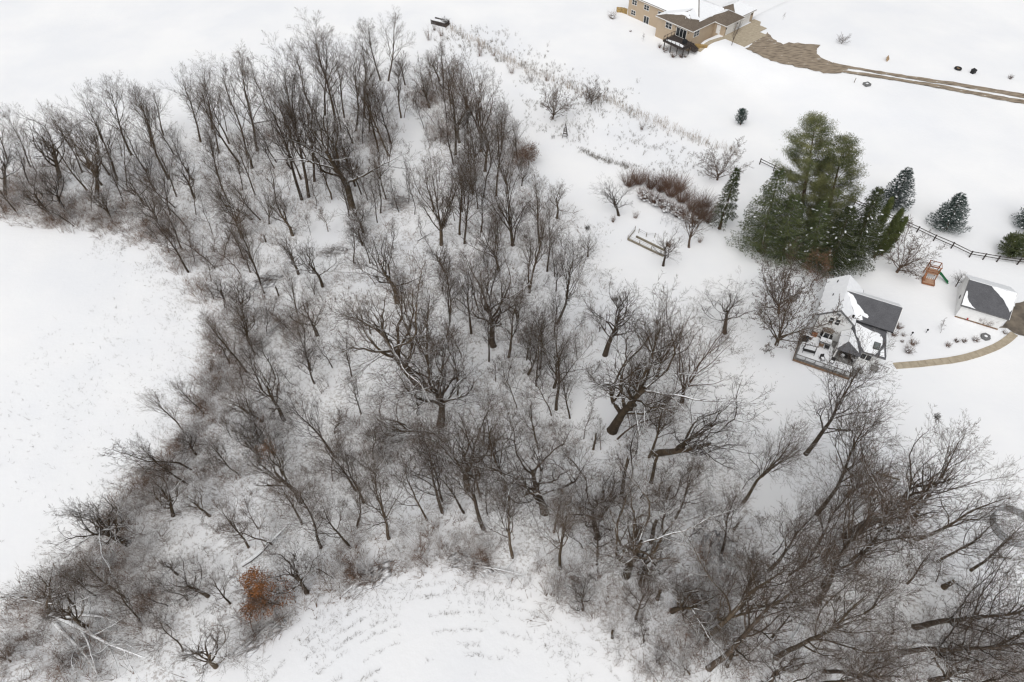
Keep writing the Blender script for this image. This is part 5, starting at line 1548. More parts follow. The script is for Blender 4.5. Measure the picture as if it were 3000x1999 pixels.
# ------------------------------------------------------------------ low shelter among the trees
x, y = SPOT['shed']
sh = empty('low_shelter', (x, y, 0), R(-20))
MB().slab([(-1.5, -1.0, .75), (1.2, -1.0, .75), (1.2, .2, 1.35), (-1.5, .2, 1.35)], .04).build('roof_sheet', M['steel'], sh)
MB().slab([(-1.5, .2, 1.35), (1.2, .2, 1.35), (1.2, 1.2, .9), (-1.5, 1.2, .9)], .04).build('roof_sheet', M['steel'], sh)
MB().slab([(-1.35, -.9, .84), (1.0, -.85, .86), (1.05, .1, 1.36), (-1.4, .15, 1.38)], .05).build('roof_snow', M['snow'], sh)
MB().slab([(-1.3, .3, 1.36), (1.1, .3, 1.36), (1.1, 1.15, .97), (-1.3, 1.15, .97)], .05).build('roof_snow', M['snow'], sh)
for px_, py_ in ((-1.4, -.9), (1.1, -.9), (1.1, 1.1), (-1.4, 1.1)):
    MB().box((px_ - .05, py_ - .05, 0), (px_ + .05, py_ + .05, .85)).build('post', M['weathered'], sh)
MB().box((-1.4, .85, .05), (-.2, .95, .7)).build('side_board', M['brown_wood'], sh)
tag(sh, 'small low shelter with pale grey roof sheets beside the bare trees', 'shelter')
for i, (a, b, lab) in enumerate([((48.7, 46.1), (51.1, 45.2), 'long mossy board in the snow right of the low shelter'), ((51.9, 45.0), (53.1, 44.6), 'short board in the snow left of the big forked tree')]):
    o = MB().bar((0, 0, .12), (b[0] - a[0], b[1] - a[1], .12), .25, .1).build('plank', M['weathered'])
    o.location = (a[0], a[1], 0)
    tag(o, lab, 'board')

# ------------------------------------------------------------------ rail fence
fence = empty('rail_fence', (FENCE[0][0], FENCE[0][1], 0))
fp = [(p[0] - FENCE[0][0], p[1] - FENCE[0][1]) for p in FENCE]
for p in fp:
    MB().bar((p[0], p[1], -.1), (p[0] + rng.uniform(-.03, .03), p[1], 1.35), .16).build('post', M['dark_wood'], fence)
for a, b in zip(fp[:-1], fp[1:]):
    for z in (.62, 1.12):
        MB().bar((a[0], a[1] + .1, z + rng.uniform(-.04, .04)), (b[0], b[1] + .1, z + rng.uniform(-.04, .04)), .05, .13).build('rail', M['dark_wood'], fence)
tag(fence, 'dark two-rail wooden fence behind the evergreens and play set', 'fence')

# ------------------------------------------------------------------ play set
x, y = SPOT['playset']
ps = empty('play_set', (x, y, 0), R(-22))
for px_, py_ in ((-.9, -.7), (.9, -.7), (-.9, .7), (.9, .7)):
    MB().bar((px_, py_, 0), (px_ * .92, py_ * .92, 2.9), .13).build('post', M['cedar'], ps)
MB().box((-.95, -.75, 1.25), (.95, .75, 1.33)).build('platform', M['cedar_floor'], ps)
for py_ in (-.72, .72):
    for z in (1.65, 2.05, 2.85):
        MB().bar((-.95, py_, z), (.95, py_, z), .05, .12).build('rail', M['cedar'], ps)
for px_ in (-.9, .9):
    for z in (2.05, 2.85):
        MB().bar((px_, -.7, z), (px_, .7, z), .05, .12).build('rail', M['cedar'], ps)
for k in range(6):
    MB().bar((-.9 + k * .3, -.76, .12 + 1.0 * 0 + .0), (-.9 + k * .3, -.76, .55), .1, .03).build('slat', M['cedar_floor'], ps)
MB().slab([(-1.0, -2.2, .22), (.75, -2.2, .22), (.75, -.8, .3), (-1.0, -.8, .3)], .08).build('sandbox_floor', M['cedar_floor'], ps)
for a, b in (((-1.05, -2.25), (.8, -2.25)), ((-1.05, -2.25), (-1.05, -.8)), ((.8, -2.25), (.8, -.8))):
    MB().bar((a[0], a[1], .25), (b[0], b[1], .25), .12, .25).build('side_board', M['cedar'], ps)
sl = [(1.0, .25, 1.3), (1.7, .05, .95), (2.4, -.25, .45), (3.0, -.6, .18)]
V, Fc = [], []
for p in sl:
    V += [(p[0], p[1] - .28, p[2] + .18), (p[0], p[1] - .25, p[2]), (p[0], p[1] + .25, p[2]), (p[0], p[1] + .28, p[2] + .18)]
for i in range(len(sl) - 1):
    for k in range(3):
        Fc.append((i * 4 + k, (i + 1) * 4 + k, (i + 1) * 4 + k + 1, i * 4 + k + 1))
so = mesh_obj('slide', V, Fc, M['green'], ps)
md = so.modifiers.new('thick', 'SOLIDIFY')
md.thickness = .05
MB().bar((-.85, -.75, 1.3), (-.85, -1.7, .2), .35, .05).build('ladder', M['cedar'], ps)
tag(ps, 'cedar play set with a wavy green slide on the snow', 'play set')

# ------------------------------------------------------------------ plank box beyond the wood
x, y = SPOT['wagon']
wg = empty('plank_box', (x, y, 0), R(-28))
wg.scale = (.85, .85, .85)
for k in range(4):
    MB().box((-2.6, -1.2, .1 + k * .3), (2.6, -1.1, .37 + k * .3)).build('plank', M['dark_wood'], wg)
    MB().box((-2.6, 1.1, .1 + k * .3), (2.6, 1.2, .37 + k * .3)).build('plank', M['dark_wood'], wg)
    MB().box((2.5, -1.1, .1 + k * .3), (2.6, 1.1, .37 + k * .3)).build('plank', M['dark_wood'], wg)
for px_ in (-2.55, 0, 2.55):
    MB().box((px_ - .07, -1.3, 0), (px_ + .07, -1.2, 1.5)).build('post', M['dark_wood'], wg)
MB().slab([(-2.5, -1.1, .8), (2.4, -1.1, .85), (2.4, 1.1, .9), (-2.5, 1.1, .85)], .3).build('snow_fill', M['snow'], wg)
P, D, L_, Rd = shrub_arrays(711, 34, 1.9, 1.3, .07)
V, F3 = cones(P, D, L_, Rd)
so = link(bpy.data.objects.new('brush_load', np_mesh('brush_load', V, F3, M['bark_dark'])), wg)
so.location = (1.5, .2, .7)
tag(wg, 'dark plank box heaped with snowy branches at the far garden corner', 'plank box')

# ------------------------------------------------------------------ garden: timber bed, hoops, obelisk
b = BED
ox, oy = b[0]
gb = empty('garden_bed', (ox, oy, 0))
L_ = lambda i, z: (b[i][0] - ox, b[i][1] - oy, z)
MB().bar(L_(0, .16), L_(1, .16), .22, .3).build('front_timber', M['weathered'], gb)
MB().bar(L_(2, .16), L_(3, .16), .24, .3).build('middle_timber', M['weathered'], gb)
MB().bar(L_(4, .10), L_(0, .10), .1, .15).build('end_timber', M['weathered'], gb)
for i in (0, 7, 8, 1, 4, 5, 9, 6):
    MB().bar(L_(i, 0), L_(i, 1.0), .09).build('post', M['weathered'], gb)
for a, c in ((0, 7), (7, 8), (8, 1), (5, 9), (9, 6), (4, 0)):
    for z in (.55, .92):
        MB().bar(L_(a, z), L_(c, z), .025).build('wire', M['concrete_g'], gb)
tag(gb, 'timber-edged vegetable bed with thin wire fence in the snow', 'garden bed')
x, y = SPOT['hay']
P, D, Ls, Rd = shrub_arrays(712, 60, .9, 2.2, .03)
V, F3 = cones(P, D, Ls, Rd)
so = link(bpy.data.objects.new('straw_heap', np_mesh('straw_heap', V, F3, M['leaf_brown'])))
so.location = (x, y, 0)
tag(so, 'small brown straw heap at the near end of the timber bed', 'straw heap')
for (i, j, lab) in ((10, 11, 'left pale hoop trellis behind the garden bed'), (12, 13, 'right pale hoop trellis behind the garden bed')):
    a, c = b[i], b[j]
    o = empty('hoop_trellis', (a[0], a[1], 0))
    dx, dy = c[0] - a[0], c[1] - a[1]
    for off in ((0, 0), (.5, .9)):
        MB().tube([(off[0], off[1], 0), (off[0] * .8, off[1] * .8, 1.7), (dx + off[0] * .8, dy + off[1] * .8, 1.7), (dx + off[0], dy + off[1], 0)], .03, k=5).build('hoop', M['steel'], o)
    MB().bar((0, 0, 1.0), (dx, dy, 1.0), .03).build('cross_bar', M['steel'], o)
    tag(o, lab, 'trellis', 'hoop trellises')
x, y = SPOT['obelisk']
ob = empty('obelisk_trellis', (x, y, 0))
for k in range(4):
    a = k * math.pi / 2 + .6
    MB().bar((math.cos(a) * .75, math.sin(a) * .75, 0), (math.cos(a) * .06, math.sin(a) * .06, 2.9), .10).build('leg', M['dark_wood'], ob)
for z in (.5, 1.1, 1.7, 2.2):
    q = .75 * (1 - z / 3.1)
    for k in range(4):
        a, a2 = k * math.pi / 2 + .6, (k + 1) * math.pi / 2 + .6
        MB().bar((math.cos(a) * q, math.sin(a) * q, z), (math.cos(a2) * q, math.sin(a2) * q, z), .05, .1).build('slat', M['dark_wood'], ob)
MB().tube([(0, 0, 2.85), (0, 0, 3.0), (0, 0, 3.25)], [.05, .12, .02], k=6).build('finial', M['dark_wood'], ob)
tag(ob, 'dark wooden obelisk trellis in the meadow', 'trellis')

# ------------------------------------------------------------------ small things in the far yard
x, y = SPOT['sqbox']
o = empty('fire_ring', (x, y, float(terrain(x, y))), R(20))
o.scale = (.75, .75, 1)
for a, c in (((-.9, -.8), (.9, -.42)), ((-.9, .42), (.9, .8)), ((-.9, -.41), (-.5, .41)), ((.5, -.41), (.9, .41))):
    MB().box((a[0], a[1], 0), (c[0], c[1], .5)).build('side', M['concrete_g'], o)
MB().slab([(-.6, -.5, .4), (.6, -.5, .4), (.6, .5, .4), (-.6, .5, .4)], .2).build('snow_fill', M['snow'], o)
tag(o, 'square dark grey raised box with snow inside below the muddy lane', 'planter')
x, y = SPOT['post1']
o = MB().bar((0, 0, 0), (.05, 0, 1.1), .1).build('marker_post', M['weathered'])
o.location = (x, y, float(terrain(x, y)))
tag(o, 'thin grey post left of the square raised box', 'post')
x, y = SPOT['board']
o = empty('leaning_board', (x, y, float(terrain(x, y))), R(50))
MB().slab([(-.8, 0, .05), (.8, .0, .05), (.8, .5, .9), (-.5, .5, .9)], .08).build('panel', M['tan_obj'], o)
MB().bar((0, .5, 0), (0, .45, .85), .08).build('prop', M['tan_obj'], o)
tag(o, 'tan board propped up in the far snow field', 'board')
x, y = SPOT['tyre']
o = empty('large_tyre', (x, y, float(terrain(x, y))))
V, Fc = [], []
n, k = 20, 8
for i in range(n):
    a = 2 * math.pi * i / n
    for j in range(k):
        c = 2 * math.pi * j / k
        rr = .62 + .22 * math.cos(c)
        V.append((rr * math.cos(a), rr * math.sin(a), .22 + .22 * math.sin(c)))
for i in range(n):
    for j in range(k):
        Fc.append((i * k + j, ((i + 1) % n) * k + j, ((i + 1) % n) * k + (j + 1) % k, i * k + (j + 1) % k))
mesh_obj('tread', V, Fc, M['black'], o, True)
MB().tube([(0, 0, .1), (0, 0, .22)], .42, k=14).build('sand_fill', M['tan_obj'], o)
tag(o, 'black tyre lying in the snow with a tan centre', 'tyre')
x, y = SPOT['darkbox']
o = empty('utility_box', (x, y, float(terrain(x, y))), R(30))
MB().box((-.55, -.4, 0), (.55, .4, .75)).build('cabinet', M['black'], o)
MB().slab([(-.62, -.46, .72), (.62, -.46, .72), (.62, .46, .9), (-.62, .46, .9)], .06).build('lid', M['black'], o)
tag(o, 'dark box with sloped lid right of the tyre', 'utility box')

# ------------------------------------------------------------------ fire pit and lanterns in the front bed
x, y = SPOT['firepit']
o = empty('fire_pit', (x, y, 0), .2)
o.scale = (.72, .72, 1)
for k in range(6):
    a, c = k * math.pi / 3, (k + 1) * math.pi / 3
    MB().slab([(1.0 * math.cos(a), 1.0 * math.sin(a), .45), (1.0 * math.cos(c), 1.0 * math.sin(c), .45), (.42 * math.cos(c), .42 * math.sin(c), .45), (.42 * math.cos(a), .42 * math.sin(a), .45)], .45).build('stone_block', M['concrete_g'], o)
s_ = MB().tube([(0, 0, .2), (0, 0, .42)], .35, k=12).build('snow_fill', M['snow'], o)
tag(o, 'grey hexagonal fire pit with snow in the garage-side bed', 'fire pit')
for i, (px_, py_, lab) in enumerate(((66.2 - 3.9, 70.6, 'black lantern post nearer the white house wall'), (64.9, 71.2, 'black lantern post farther from the white house wall'))):
    o = empty('garden_lantern', (px_, py_, 0))
    MB().bar((0, 0, 0), (0, 0, .6), .06).build('pole', M['black'], o)
    MB().tube([(0, 0, .6), (0, 0, .68), (0, 0, .85), (0, 0, .95)], [.06, .15, .15, .03], k=6).build('lamp_head', M['black'], o)
    tag(o, lab, 'lantern', 'garden lanterns')

# dark twig nests high in bare crowns
for x, y, z, r_, lab in ((2.3, 85.0, 8.0, .55, 'dark twig nest in the trees left of the garden bed'), (42.9, 39.4, 23.0, .5, 'dark twig nest at the top of the big lower right tree'), (15.3, 70.8, 8.0, .8, 'dark twig clump in the crown of the tree facing the open snow'), (12.5, 88.3, 7.0, .7, 'dark twig clump in the crown nearest the garden bed')):
    rs = np.random.RandomState(int(x * 10) % 1000)
    D = rs.normal(0, 1, (150, 3))
    D /= np.linalg.norm(D, axis=1, keepdims=True)
    V, F3 = cones(D * -.15 * r_ + rs.normal(0, .25, (150, 3)) * r_, D, rs.uniform(.5, 1.1, 150) * r_, np.full(150, .025))
    o = link(bpy.data.objects.new('twig_nest', np_mesh('twig_nest', V, F3, M['bark_dark'])))
    o.location = (x, y, z)
    tag(o, lab, 'nest', 'twig nests')

# ------------------------------------------------------------------ windows, shared by the houses
def window(parent, c, ax, up_h, w, sash=2, frame='trim', name='window', mull=1, glass='glass', nrm=None):
    """window on a vertical wall: c = centre, ax = unit vector along the wall (2d), outward normal nrm (2d)"""
    ax = Vector((ax[0], ax[1], 0))
    n = Vector((nrm[0], nrm[1], 0))
    c = Vector(c)
    z = Vector((0, 0, 1))
    def rect(u0, u1, z0, z1, d0, d1):
        mb = MB()
        pts = []
        for d in (d0, d1):
            for (u, q) in ((u0, z0), (u1, z0), (u1, z1), (u0, z1)):
                pts.append(tuple(c + ax * u + z * q + n * d))
        mb.v = pts
        mb.f = [(3, 2, 1, 0), (4, 5, 6, 7), (0, 1, 5, 4), (1, 2, 6, 5), (2, 3, 7, 6), (3, 0, 4, 7)]
        return mb
    t = .09
    h = up_h
    fr = MB()
    for a in ((-w / 2 - t, w / 2 + t, -h / 2 - t, -h / 2), (-w / 2 - t, w / 2 + t, h / 2, h / 2 + t), (-w / 2 - t, -w / 2, -h / 2, h / 2), (w / 2, w / 2 + t, -h / 2, h / 2)):
        r = rect(*a, .0, .07)
        k = len(fr.v)
        fr.v += r.v
        fr.f += [tuple(k + i for i in q) for q in r.f]
    wo_ = fr.build(name, M[frame], parent)
    for i in range(mull):
        for j in range(sash):
            u0 = -w / 2 + w * i / mull + (.04 if i else 0)
            u1 = -w / 2 + w * (i + 1) / mull - (.04 if i < mull - 1 else 0)
            z0 = -h / 2 + h * j / sash + (.03 if j else 0)
            z1 = -h / 2 + h * (j + 1) / sash - (.03 if j < sash - 1 else 0)
            rect(u0, u1, z0, z1, -.02, .02 + .012 * j).build('pane', M[glass], wo_)
    for i in range(1, mull):
        u = -w / 2 + w * i / mull
        rect(u - .04, u + .04, -h / 2, h / 2, 0, .06).build('mullion', M[frame], wo_)
    for j in range(1, sash):
        q = -h / 2 + h * j / sash
        rect(-w / 2, w / 2, q - .03, q + .03, 0, .05).build('meeting_rail', M[frame], wo_)
    return wo_

def jag(poly, step, amp, rg, z_of):
    """ragged planar outline: poly in (u, v), z from the roof plane"""
    r2 = ragged(poly, step, amp, rg)
    return [(p[0], p[1], z_of(p[0], p[1])) for p in r2]

# ------------------------------------------------------------------ white house
U0, V0 = 14.0, 84.0
def hw(u, v):
    return (u * .891 + v * .453, -u * .453 + v * .891)
HR = math.atan2(-.453, .891)
hx, hy = hw(U0, V0)
house = empty('white_house', (hx, hy, 0), HR)
Q = lambda u, v, z: (u - U0, v - V0, z)
rh = random.Random(5)
# walls
def prism(parent, name, m, u0, u1, v0, v1, ze, zr, ridge='v', z0=0.):
    mb = MB()
    if ridge == 'v':
        um = (u0 + u1) / 2
        sec = [(u0, z0), (u1, z0), (u1, ze), (um, zr), (u0, ze)]
        A = [Q(u, v0, z) for u, z in sec]
        B = [Q(u, v1, z) for u, z in sec]
    else:
        vm = (v0 + v1) / 2
        sec = [(v0, z0), (v1, z0), (v1, ze), (vm, zr), (v0, ze)]
        A = [Q(u1, v, z) for v, z in sec]
        B = [Q(u0, v, z) for v, z in sec]
    mb.v = A + B
    mb.f = [(0, 1, 2, 3, 4), (9, 8, 7, 6, 5)] + [((i + 1) % 5, i, 5 + i, 5 + (i + 1) % 5) for i in (0, 1, 2, 3, 4)]
    return mb.build(name, m, parent)
prism(house, 'main_wall', M['white'], 9.35, 14.25, 84.2, 92.2, 4.75, 6.72, 'v')
prism(house, 'wing_wall', M['white'], 14.26, 19.5, 85.85, 91.6, 4.75, 6.70, 'u')
MB().box(Q(16.95, 81.9, 0), Q(19.6, 85.84, 2.72)).build('addition_wall', M['white'], house)
MB().box(Q(14.27, 84.3, 0), Q(16.94, 85.83, 2.72)).build('addition_wall', M['white'], house)
MB().box(Q(9.30, 84.15, 0), Q(19.62, 85.0, .35)).build('foundation', M['concrete_g'], house)
# roofs
def roof(parent, poly, m, name='roof_slope', th=.14):
    return MB().slab([Q(*p) for p in poly], th).build(name, m, parent)
E_, RG = 4.72, 6.92                     # eave and ridge height
mz = lambda u, v: RG - abs(u - 11.8) * (RG - E_) / 2.8
roof(house, [(9.0, 83.95, E_), (11.8, 83.95, RG), (11.8, 92.6, RG), (9.0, 92.6, E_)], M['shingle'])
r2_ = roof(house, [(14.6, 83.95, E_), (11.8, 83.95, RG), (11.8, 92.6, RG), (14.6, 92.6, E_)], M['shingle'])
sm = lambda u, v: mz(u, v) + .075
MB().slab([Q(*p) for p in jag([(9.02, 84.1), (11.78, 84.05), (11.78, 92.5), (9.02, 92.5)], .7, .05, rh, sm)], .07).build('roof_snow', M['snow'], house)
MB().slab([Q(*p) for p in jag([(11.82, 84.1), (14.5, 84.15), (14.45, 85.6), (13.2, 87.0), (12.2, 88.55), (12.2, 89.2), (14.5, 91.5), (14.5, 92.5), (11.82, 92.5)], .5, .07, rh, sm)], .07).build('roof_snow', M['snow'], house)
wz = lambda u, v: RG - .03 - abs(v - 88.72) * (RG - E_) / 3.25
ez = wz(0, 85.45)
roof(house, [(14.35, 85.45, ez), (19.85, 85.45, ez), (19.85, 88.72, RG - .03), (11.9, 88.72, RG - .03)], M['shingle'])
roof(house, [(14.35, 92.0, ez), (19.85, 92.0, ez), (19.85, 88.72, RG - .03), (11.9, 88.72, RG - .03)], M['shingle'])
ws = lambda u, v: wz(u, v) + .08
MB().slab([Q(*p) for p in jag([(12.05, 88.55), (12.9, 88.4), (13.9, 87.5), (14.9, 86.85), (16.0, 86.35), (15.9, 86.1), (15.0, 86.2), (15.35, 85.7), (14.6, 85.55), (14.35, 85.6)], .35, .07, rh, ws)], .06).build('roof_snow', M['snow'], house)
MB().slab([Q(*p) for p in jag([(12.1, 88.9), (19.8, 88.9), (19.8, 91.9), (14.5, 91.9)], .6, .05, rh, ws)], .07).build('roof_snow', M['snow'], house)
MB().bar(Q(14.4, 85.42, ez - .06), Q(19.85, 85.42, ez - .06), .10, .14).build('gutter', M['black'], house)
for (a, b_) in (((9.0, 83.93, E_ - .08), (11.8, 83.93, RG - .08)), ((14.6, 83.93, E_ - .08), (11.8, 83.93, RG - .08))):
    MB().bar(Q(*a), Q(*b_), .06, .16).build('rake_trim', M['concrete_g'], house)
MB().bar(Q(19.88, 85.45, ez - .06), Q(19.88, 88.72, RG - .1), .06, .16).build('rake_trim', M['trim'], house)
MB().box(Q(13.7, 84.95, 5.35), Q(14.0, 85.25, 5.8)).build('roof_vent', M['black'], house)
MB().tube([Q(10.4, 91.2, 5.8), Q(10.4, 91.2, 6.35)], .08, k=7).build('vent_pipe', M['black'], house)
MB().tube([Q(10.3, 88.0, 5.8), Q(10.3, 88.0, 6.2)], .07, k=7).build('vent_pipe', M['black'], house)
# low roof of the addition: front slope and two hips
az = lambda u, v: 2.78 + (v - 81.5) * (4.35 - 2.78) / 4.3
roof(house, [(16.7, 81.5, 2.78), (20.0, 81.5, 2.78), (18.9, 85.8, 4.35), (14.35, 85.8, 4.35), (14.9, 83.9, az(0, 83.9))], M['shingle'])
roof(house, [(20.0, 81.5, 2.78), (20.0, 85.8, 2.78), (18.9, 85.8, 4.35)], M['shingle'])
roof(house, [(14.35, 85.8, 4.35), (14.9, 83.9, az(0, 83.9)), (16.7, 81.5, 2.78), (14.3, 83.0, 2.9), (14.28, 84.3, 3.5)], M['shingle'])
as_ = lambda u, v: az(u, v) + .085
MB().slab([Q(*p) for p in jag([(16.9, 81.6), (18.5, 81.6), (18.7, 82.1), (18.9, 83.4), (18.8, 84.4), (18.3, 84.9), (17.0, 85.0), (15.8, 85.2), (14.7, 85.45), (14.55, 85.2), (15.1, 83.8)], .4, .08, rh, as_)], .08).build('roof_snow', M['snow'], house)
MB().slab([Q(*p) for p in jag([(19.05, 81.65), (19.75, 81.7), (19.35, 83.0), (19.0, 82.4)], .3, .05, rh, as_)], .07).build('roof_snow', M['snow'], house)
hz2 = lambda u, v: 2.78 + (20.0 - u) / 1.1 * 1.57
MB().slab([Q(*p) for p in jag([(19.95, 82.2), (19.95, 85.6), (19.1, 85.6), (19.5, 83.8)], .4, .03, rh, lambda u, v: hz2(u, v) + .08)], .07).build('roof_snow', M['snow'], house)
sk = MB().slab([Q(17.85, 82.35, az(0, 82.35) + .2), Q(18.75, 82.35, az(0, 82.35) + .2), Q(18.75, 83.45, az(0, 83.45) + .2), Q(17.85, 83.45, az(0, 83.45) + .2)], .2).build('skylight', M['black'], house)
MB().slab([Q(17.92, 82.42, az(0, 82.42) + .225), Q(18.68, 82.42, az(0, 82.42) + .225), Q(18.68, 83.38, az(0, 83.38) + .225), Q(17.92, 83.38, az(0, 83.38) + .225)], .02).build('pane', M['glass_grey'], sk)
MB().tube([Q(18.4, 84.6, 3.8), Q(18.4, 84.6, 4.25)], .09, k=7).build('vent_pipe', M['concrete_g'], house)
MB().bar(Q(16.7, 81.45, 2.74), Q(20.0, 81.45, 2.74), .08, .12).build('gutter', M['concrete_g'], house)
# porch roof on posts
pe = 2.85
ap, bk = (14.35, 81.35, 3.95), (14.35, 84.15, 3.95)
roof(house, [(13.2, 80.2, pe), (16.65, 80.2, pe), ap], M['shingle'], th=.1)
roof(house, [(13.2, 80.2, pe), ap, bk, (13.2, 84.15, pe)], M['shingle'], th=.1)
roof(house, [(16.65, 80.2, pe), (16.65, 81.5, pe), (14.9, 83.9, 3.7), bk, ap], M['shingle'], th=.1)
lf = lambda u, v: pe + (u - 13.2) / 1.15 * 1.1 + .07
MB().slab([Q(13.22, 80.35, lf(13.22, 0)), Q(14.3, 81.4, lf(14.3, 0)), Q(14.3, 84.1, lf(14.3, 0)), Q(13.22, 84.1, lf(13.22, 0))], .06).build('roof_snow', M['snow'], house)
rf = lambda u: 3.95 - (u - 14.35) / 2.3 * 1.1 + .08
MB().slab([Q(14.4, 81.45, rf(14.4)), Q(16.2, 80.75, rf(16.2)), Q(15.5, 82.6, rf(15.5)), Q(14.8, 83.6, rf(14.8)), Q(14.4, 84.0, rf(14.4))], .06).build('roof_snow', M['snow'], house)
for u, v in ((13.35, 80.35), (16.5, 80.35), (13.35, 82.2)):
    MB().box(Q(u - .09, v - .09, .55), Q(u + .09, v + .09, pe - .05)).build('porch_post', M['trim'], house)
# windows of the gable wall, bay, door
gx_, gn = (1, 0), (0, -1)
window(house, Q(11.28, 84.2, 4.35), gx_, 1.15, .62, 2, nrm=gn)
window(house, Q(12.17, 84.2, 4.35), gx_, 1.15, .62, 2, nrm=gn)
MB().box(Q(11.5, 84.14, 5.65), Q(12.05, 84.2, 6.05)).build('gable_vent', M['concrete_g'], house)
bay = MB()
bp_ = [(10.7, 84.2), (11.1, 83.55), (12.0, 83.55), (12.4, 84.2)]
bay.v = [Q(u, v, .75) for u, v in bp_] + [Q(u, v, 2.35) for u, v in bp_]
bay.f = [(3, 2, 1, 0), (4, 5, 6, 7), (0, 1, 5, 4), (1, 2, 6, 5), (2, 3, 7, 6)]
bo = bay.build('bay_window', M['trim'], house)
for a, c in ((bp_[0], bp_[1]), (bp_[1], bp_[2]), (bp_[2], bp_[3])):
    mx_, my_ = (a[0] + c[0]) / 2, (a[1] + c[1]) / 2
    d = Vector((c[0] - a[0], c[1] - a[1]))
    l = d.length
    d.normalize()
    n = Vector((d.y, -d.x))
    pn = MB()
    for q in (.015, .03):
        for (s, z) in ((-l / 2 + .1, .95), (l / 2 - .1, .95), (l / 2 - .1, 2.2), (-l / 2 + .1, 2.2)):
            p = Q(mx_ + d.x * s + n.x * q, my_ + d.y * s + n.y * q, z)
            pn.v.append(p)
    pn.f = [(3, 2, 1, 0), (4, 5, 6, 7), (0, 1, 5, 4), (1, 2, 6, 5), (2, 3, 7, 6), (3, 0, 4, 7)]
    pn.build('pane', M['glass'], bo)
rb = MB().slab([Q(10.55, 84.2, 2.36), Q(11.0, 83.4, 2.36), Q(12.1, 83.4, 2.36), Q(12.55, 84.2, 2.36)], .05)
rb.build('bay_eave', M['trim'], bo)
MB().slab([Q(11.0, 83.4, 2.40), Q(12.1, 83.4, 2.40), Q(11.9, 84.18, 2.75), Q(11.2, 84.18, 2.75)], .05).build('bay_roof', M['shingle_tan'], bo)
MB().slab([Q(10.55, 84.18, 2.40), Q(11.0, 83.4, 2.40), Q(11.2, 84.18, 2.75)], .05).build('bay_roof', M['shingle_tan'], bo)
MB().slab([Q(12.55, 84.18, 2.40), Q(12.1, 83.4, 2.40), Q(11.9, 84.18, 2.75)], .05).build('bay_roof', M['shingle_tan'], bo)
MB().box(Q(13.0, 84.12, .62), Q(13.9, 84.2, 2.62)).build('door', M['trim'], house)
MB().box(Q(9.38, 84.05, .3), Q(9.46, 84.13, 4.6)).build('downspout', M['dark_wood'], house)
window(house, Q(17.6, 81.9, 1.6), gx_, 1.1, 1.4, 1, nrm=gn, mull=2)
window(house, Q(19.5, 88.7, 3.6), (0, 1), 1.2, .8, 2, nrm=(1, 0))
window(house, Q(19.6, 83.6, 1.6), (0, 1), 1.0, .9, 2, nrm=(1, 0))
tag(house, 'white two-storey farmhouse with grey and snow-covered roofs and bay window', 'house')

# ------------------------------------------------------------------ deck of the white house
deck = empty('wooden_deck', hw(8.2, 77.7) + (0,), HR)
K = lambda u, v, z: (u - 8.2, v - 77.7, z)
nb_ = 0
v = 77.75
while v < 84.05:                       # deck boards under the snow
    MB().box(K(8.25, v, .50), K(16.4, min(v + .44, 84.1), .56)).build('board', M['grey_wood'], deck)
    v += .46
MB().slab([K(*p) for p in jag([(8.5, 78.1), (16.2, 78.1), (16.3, 80.0), (13.25, 80.1), (13.1, 82.3), (12.6, 83.3), (10.6, 83.7), (9.3, 83.9), (8.45, 83.8)], .5, .12, rh, lambda u, v: .635)], .07).build('deck_snow', M['snow'], deck)
MB().box(K(8.2, 77.65, .12), K(16.4, 77.74, .50)).build('fascia', M['brown_wood'], deck)
MB().box(K(8.12, 77.65, .12), K(8.19, 84.1, .50)).build('fascia', M['brown_wood'], deck)
rails = [((8.3, 77.85), (16.1, 77.85), (8.3, 9.7, 11.1, 12.5, 13.9, 15.3, 16.1)), ]
for u in (8.3, 9.7, 11.1, 12.5, 13.9, 15.3, 16.1):
    MB().box(K(u - .06, 77.79, .5), K(u + .06, 77.91, 1.55)).build('rail_post', M['grey_wood'], deck)
for vv in (79.3, 80.8, 82.3, 83.8):
    MB().box(K(8.24, vv - .06, .5), K(8.36, vv + .06, 1.55)).build('rail_post', M['grey_wood'], deck)
MB().bar(K(8.3, 77.85, 1.52), K(16.1, 77.85, 1.52), .14, .05).build('top_rail', M['grey_wood'], deck)
MB().bar(K(8.3, 77.85, .72), K(16.1, 77.85, .72), .06, .07).build('bottom_rail', M['grey_wood'], deck)
MB().bar(K(8.3, 77.85, 1.52), K(8.3, 83.9, 1.52), .14, .05).build('top_rail', M['grey_wood'], deck)
MB().bar(K(8.3, 77.85, .72), K(8.3, 83.9, .72), .06, .07).build('bottom_rail', M['grey_wood'], deck)
bal = MB()
for i in range(60):
    u = 8.4 + i * .13
    bal.box(K(u - .012, 77.84, .74), K(u + .012, 77.86, 1.5))
for i in range(46):
    q = 77.95 + i * .13
    bal.box(K(8.29, q - .012, .74), K(8.31, q + .012, 1.5))
tag(bal.build('balusters', M['grey_wood'], deck), None, None, kind='stuff')
for k in range(3):
    MB().box(K(16.45 + k * .3, 78.6, 0), K(16.75 + k * .3, 80.0, .45 - k * .15)).build('step', M['grey_wood'], deck)
MB().slab([K(17.0, 78.7, 1.0), K(17.9, 79.0, 1.0), K(17.5, 80.0, 1.05), K(16.8, 79.8, 1.05)], .05).build('gate_panel', M['grey_wood'], deck)
tag(deck, 'grey railed deck with snow around the near side of the white house', 'deck')

def K3(u, v, z):
    return hw(u, v) + (z,)
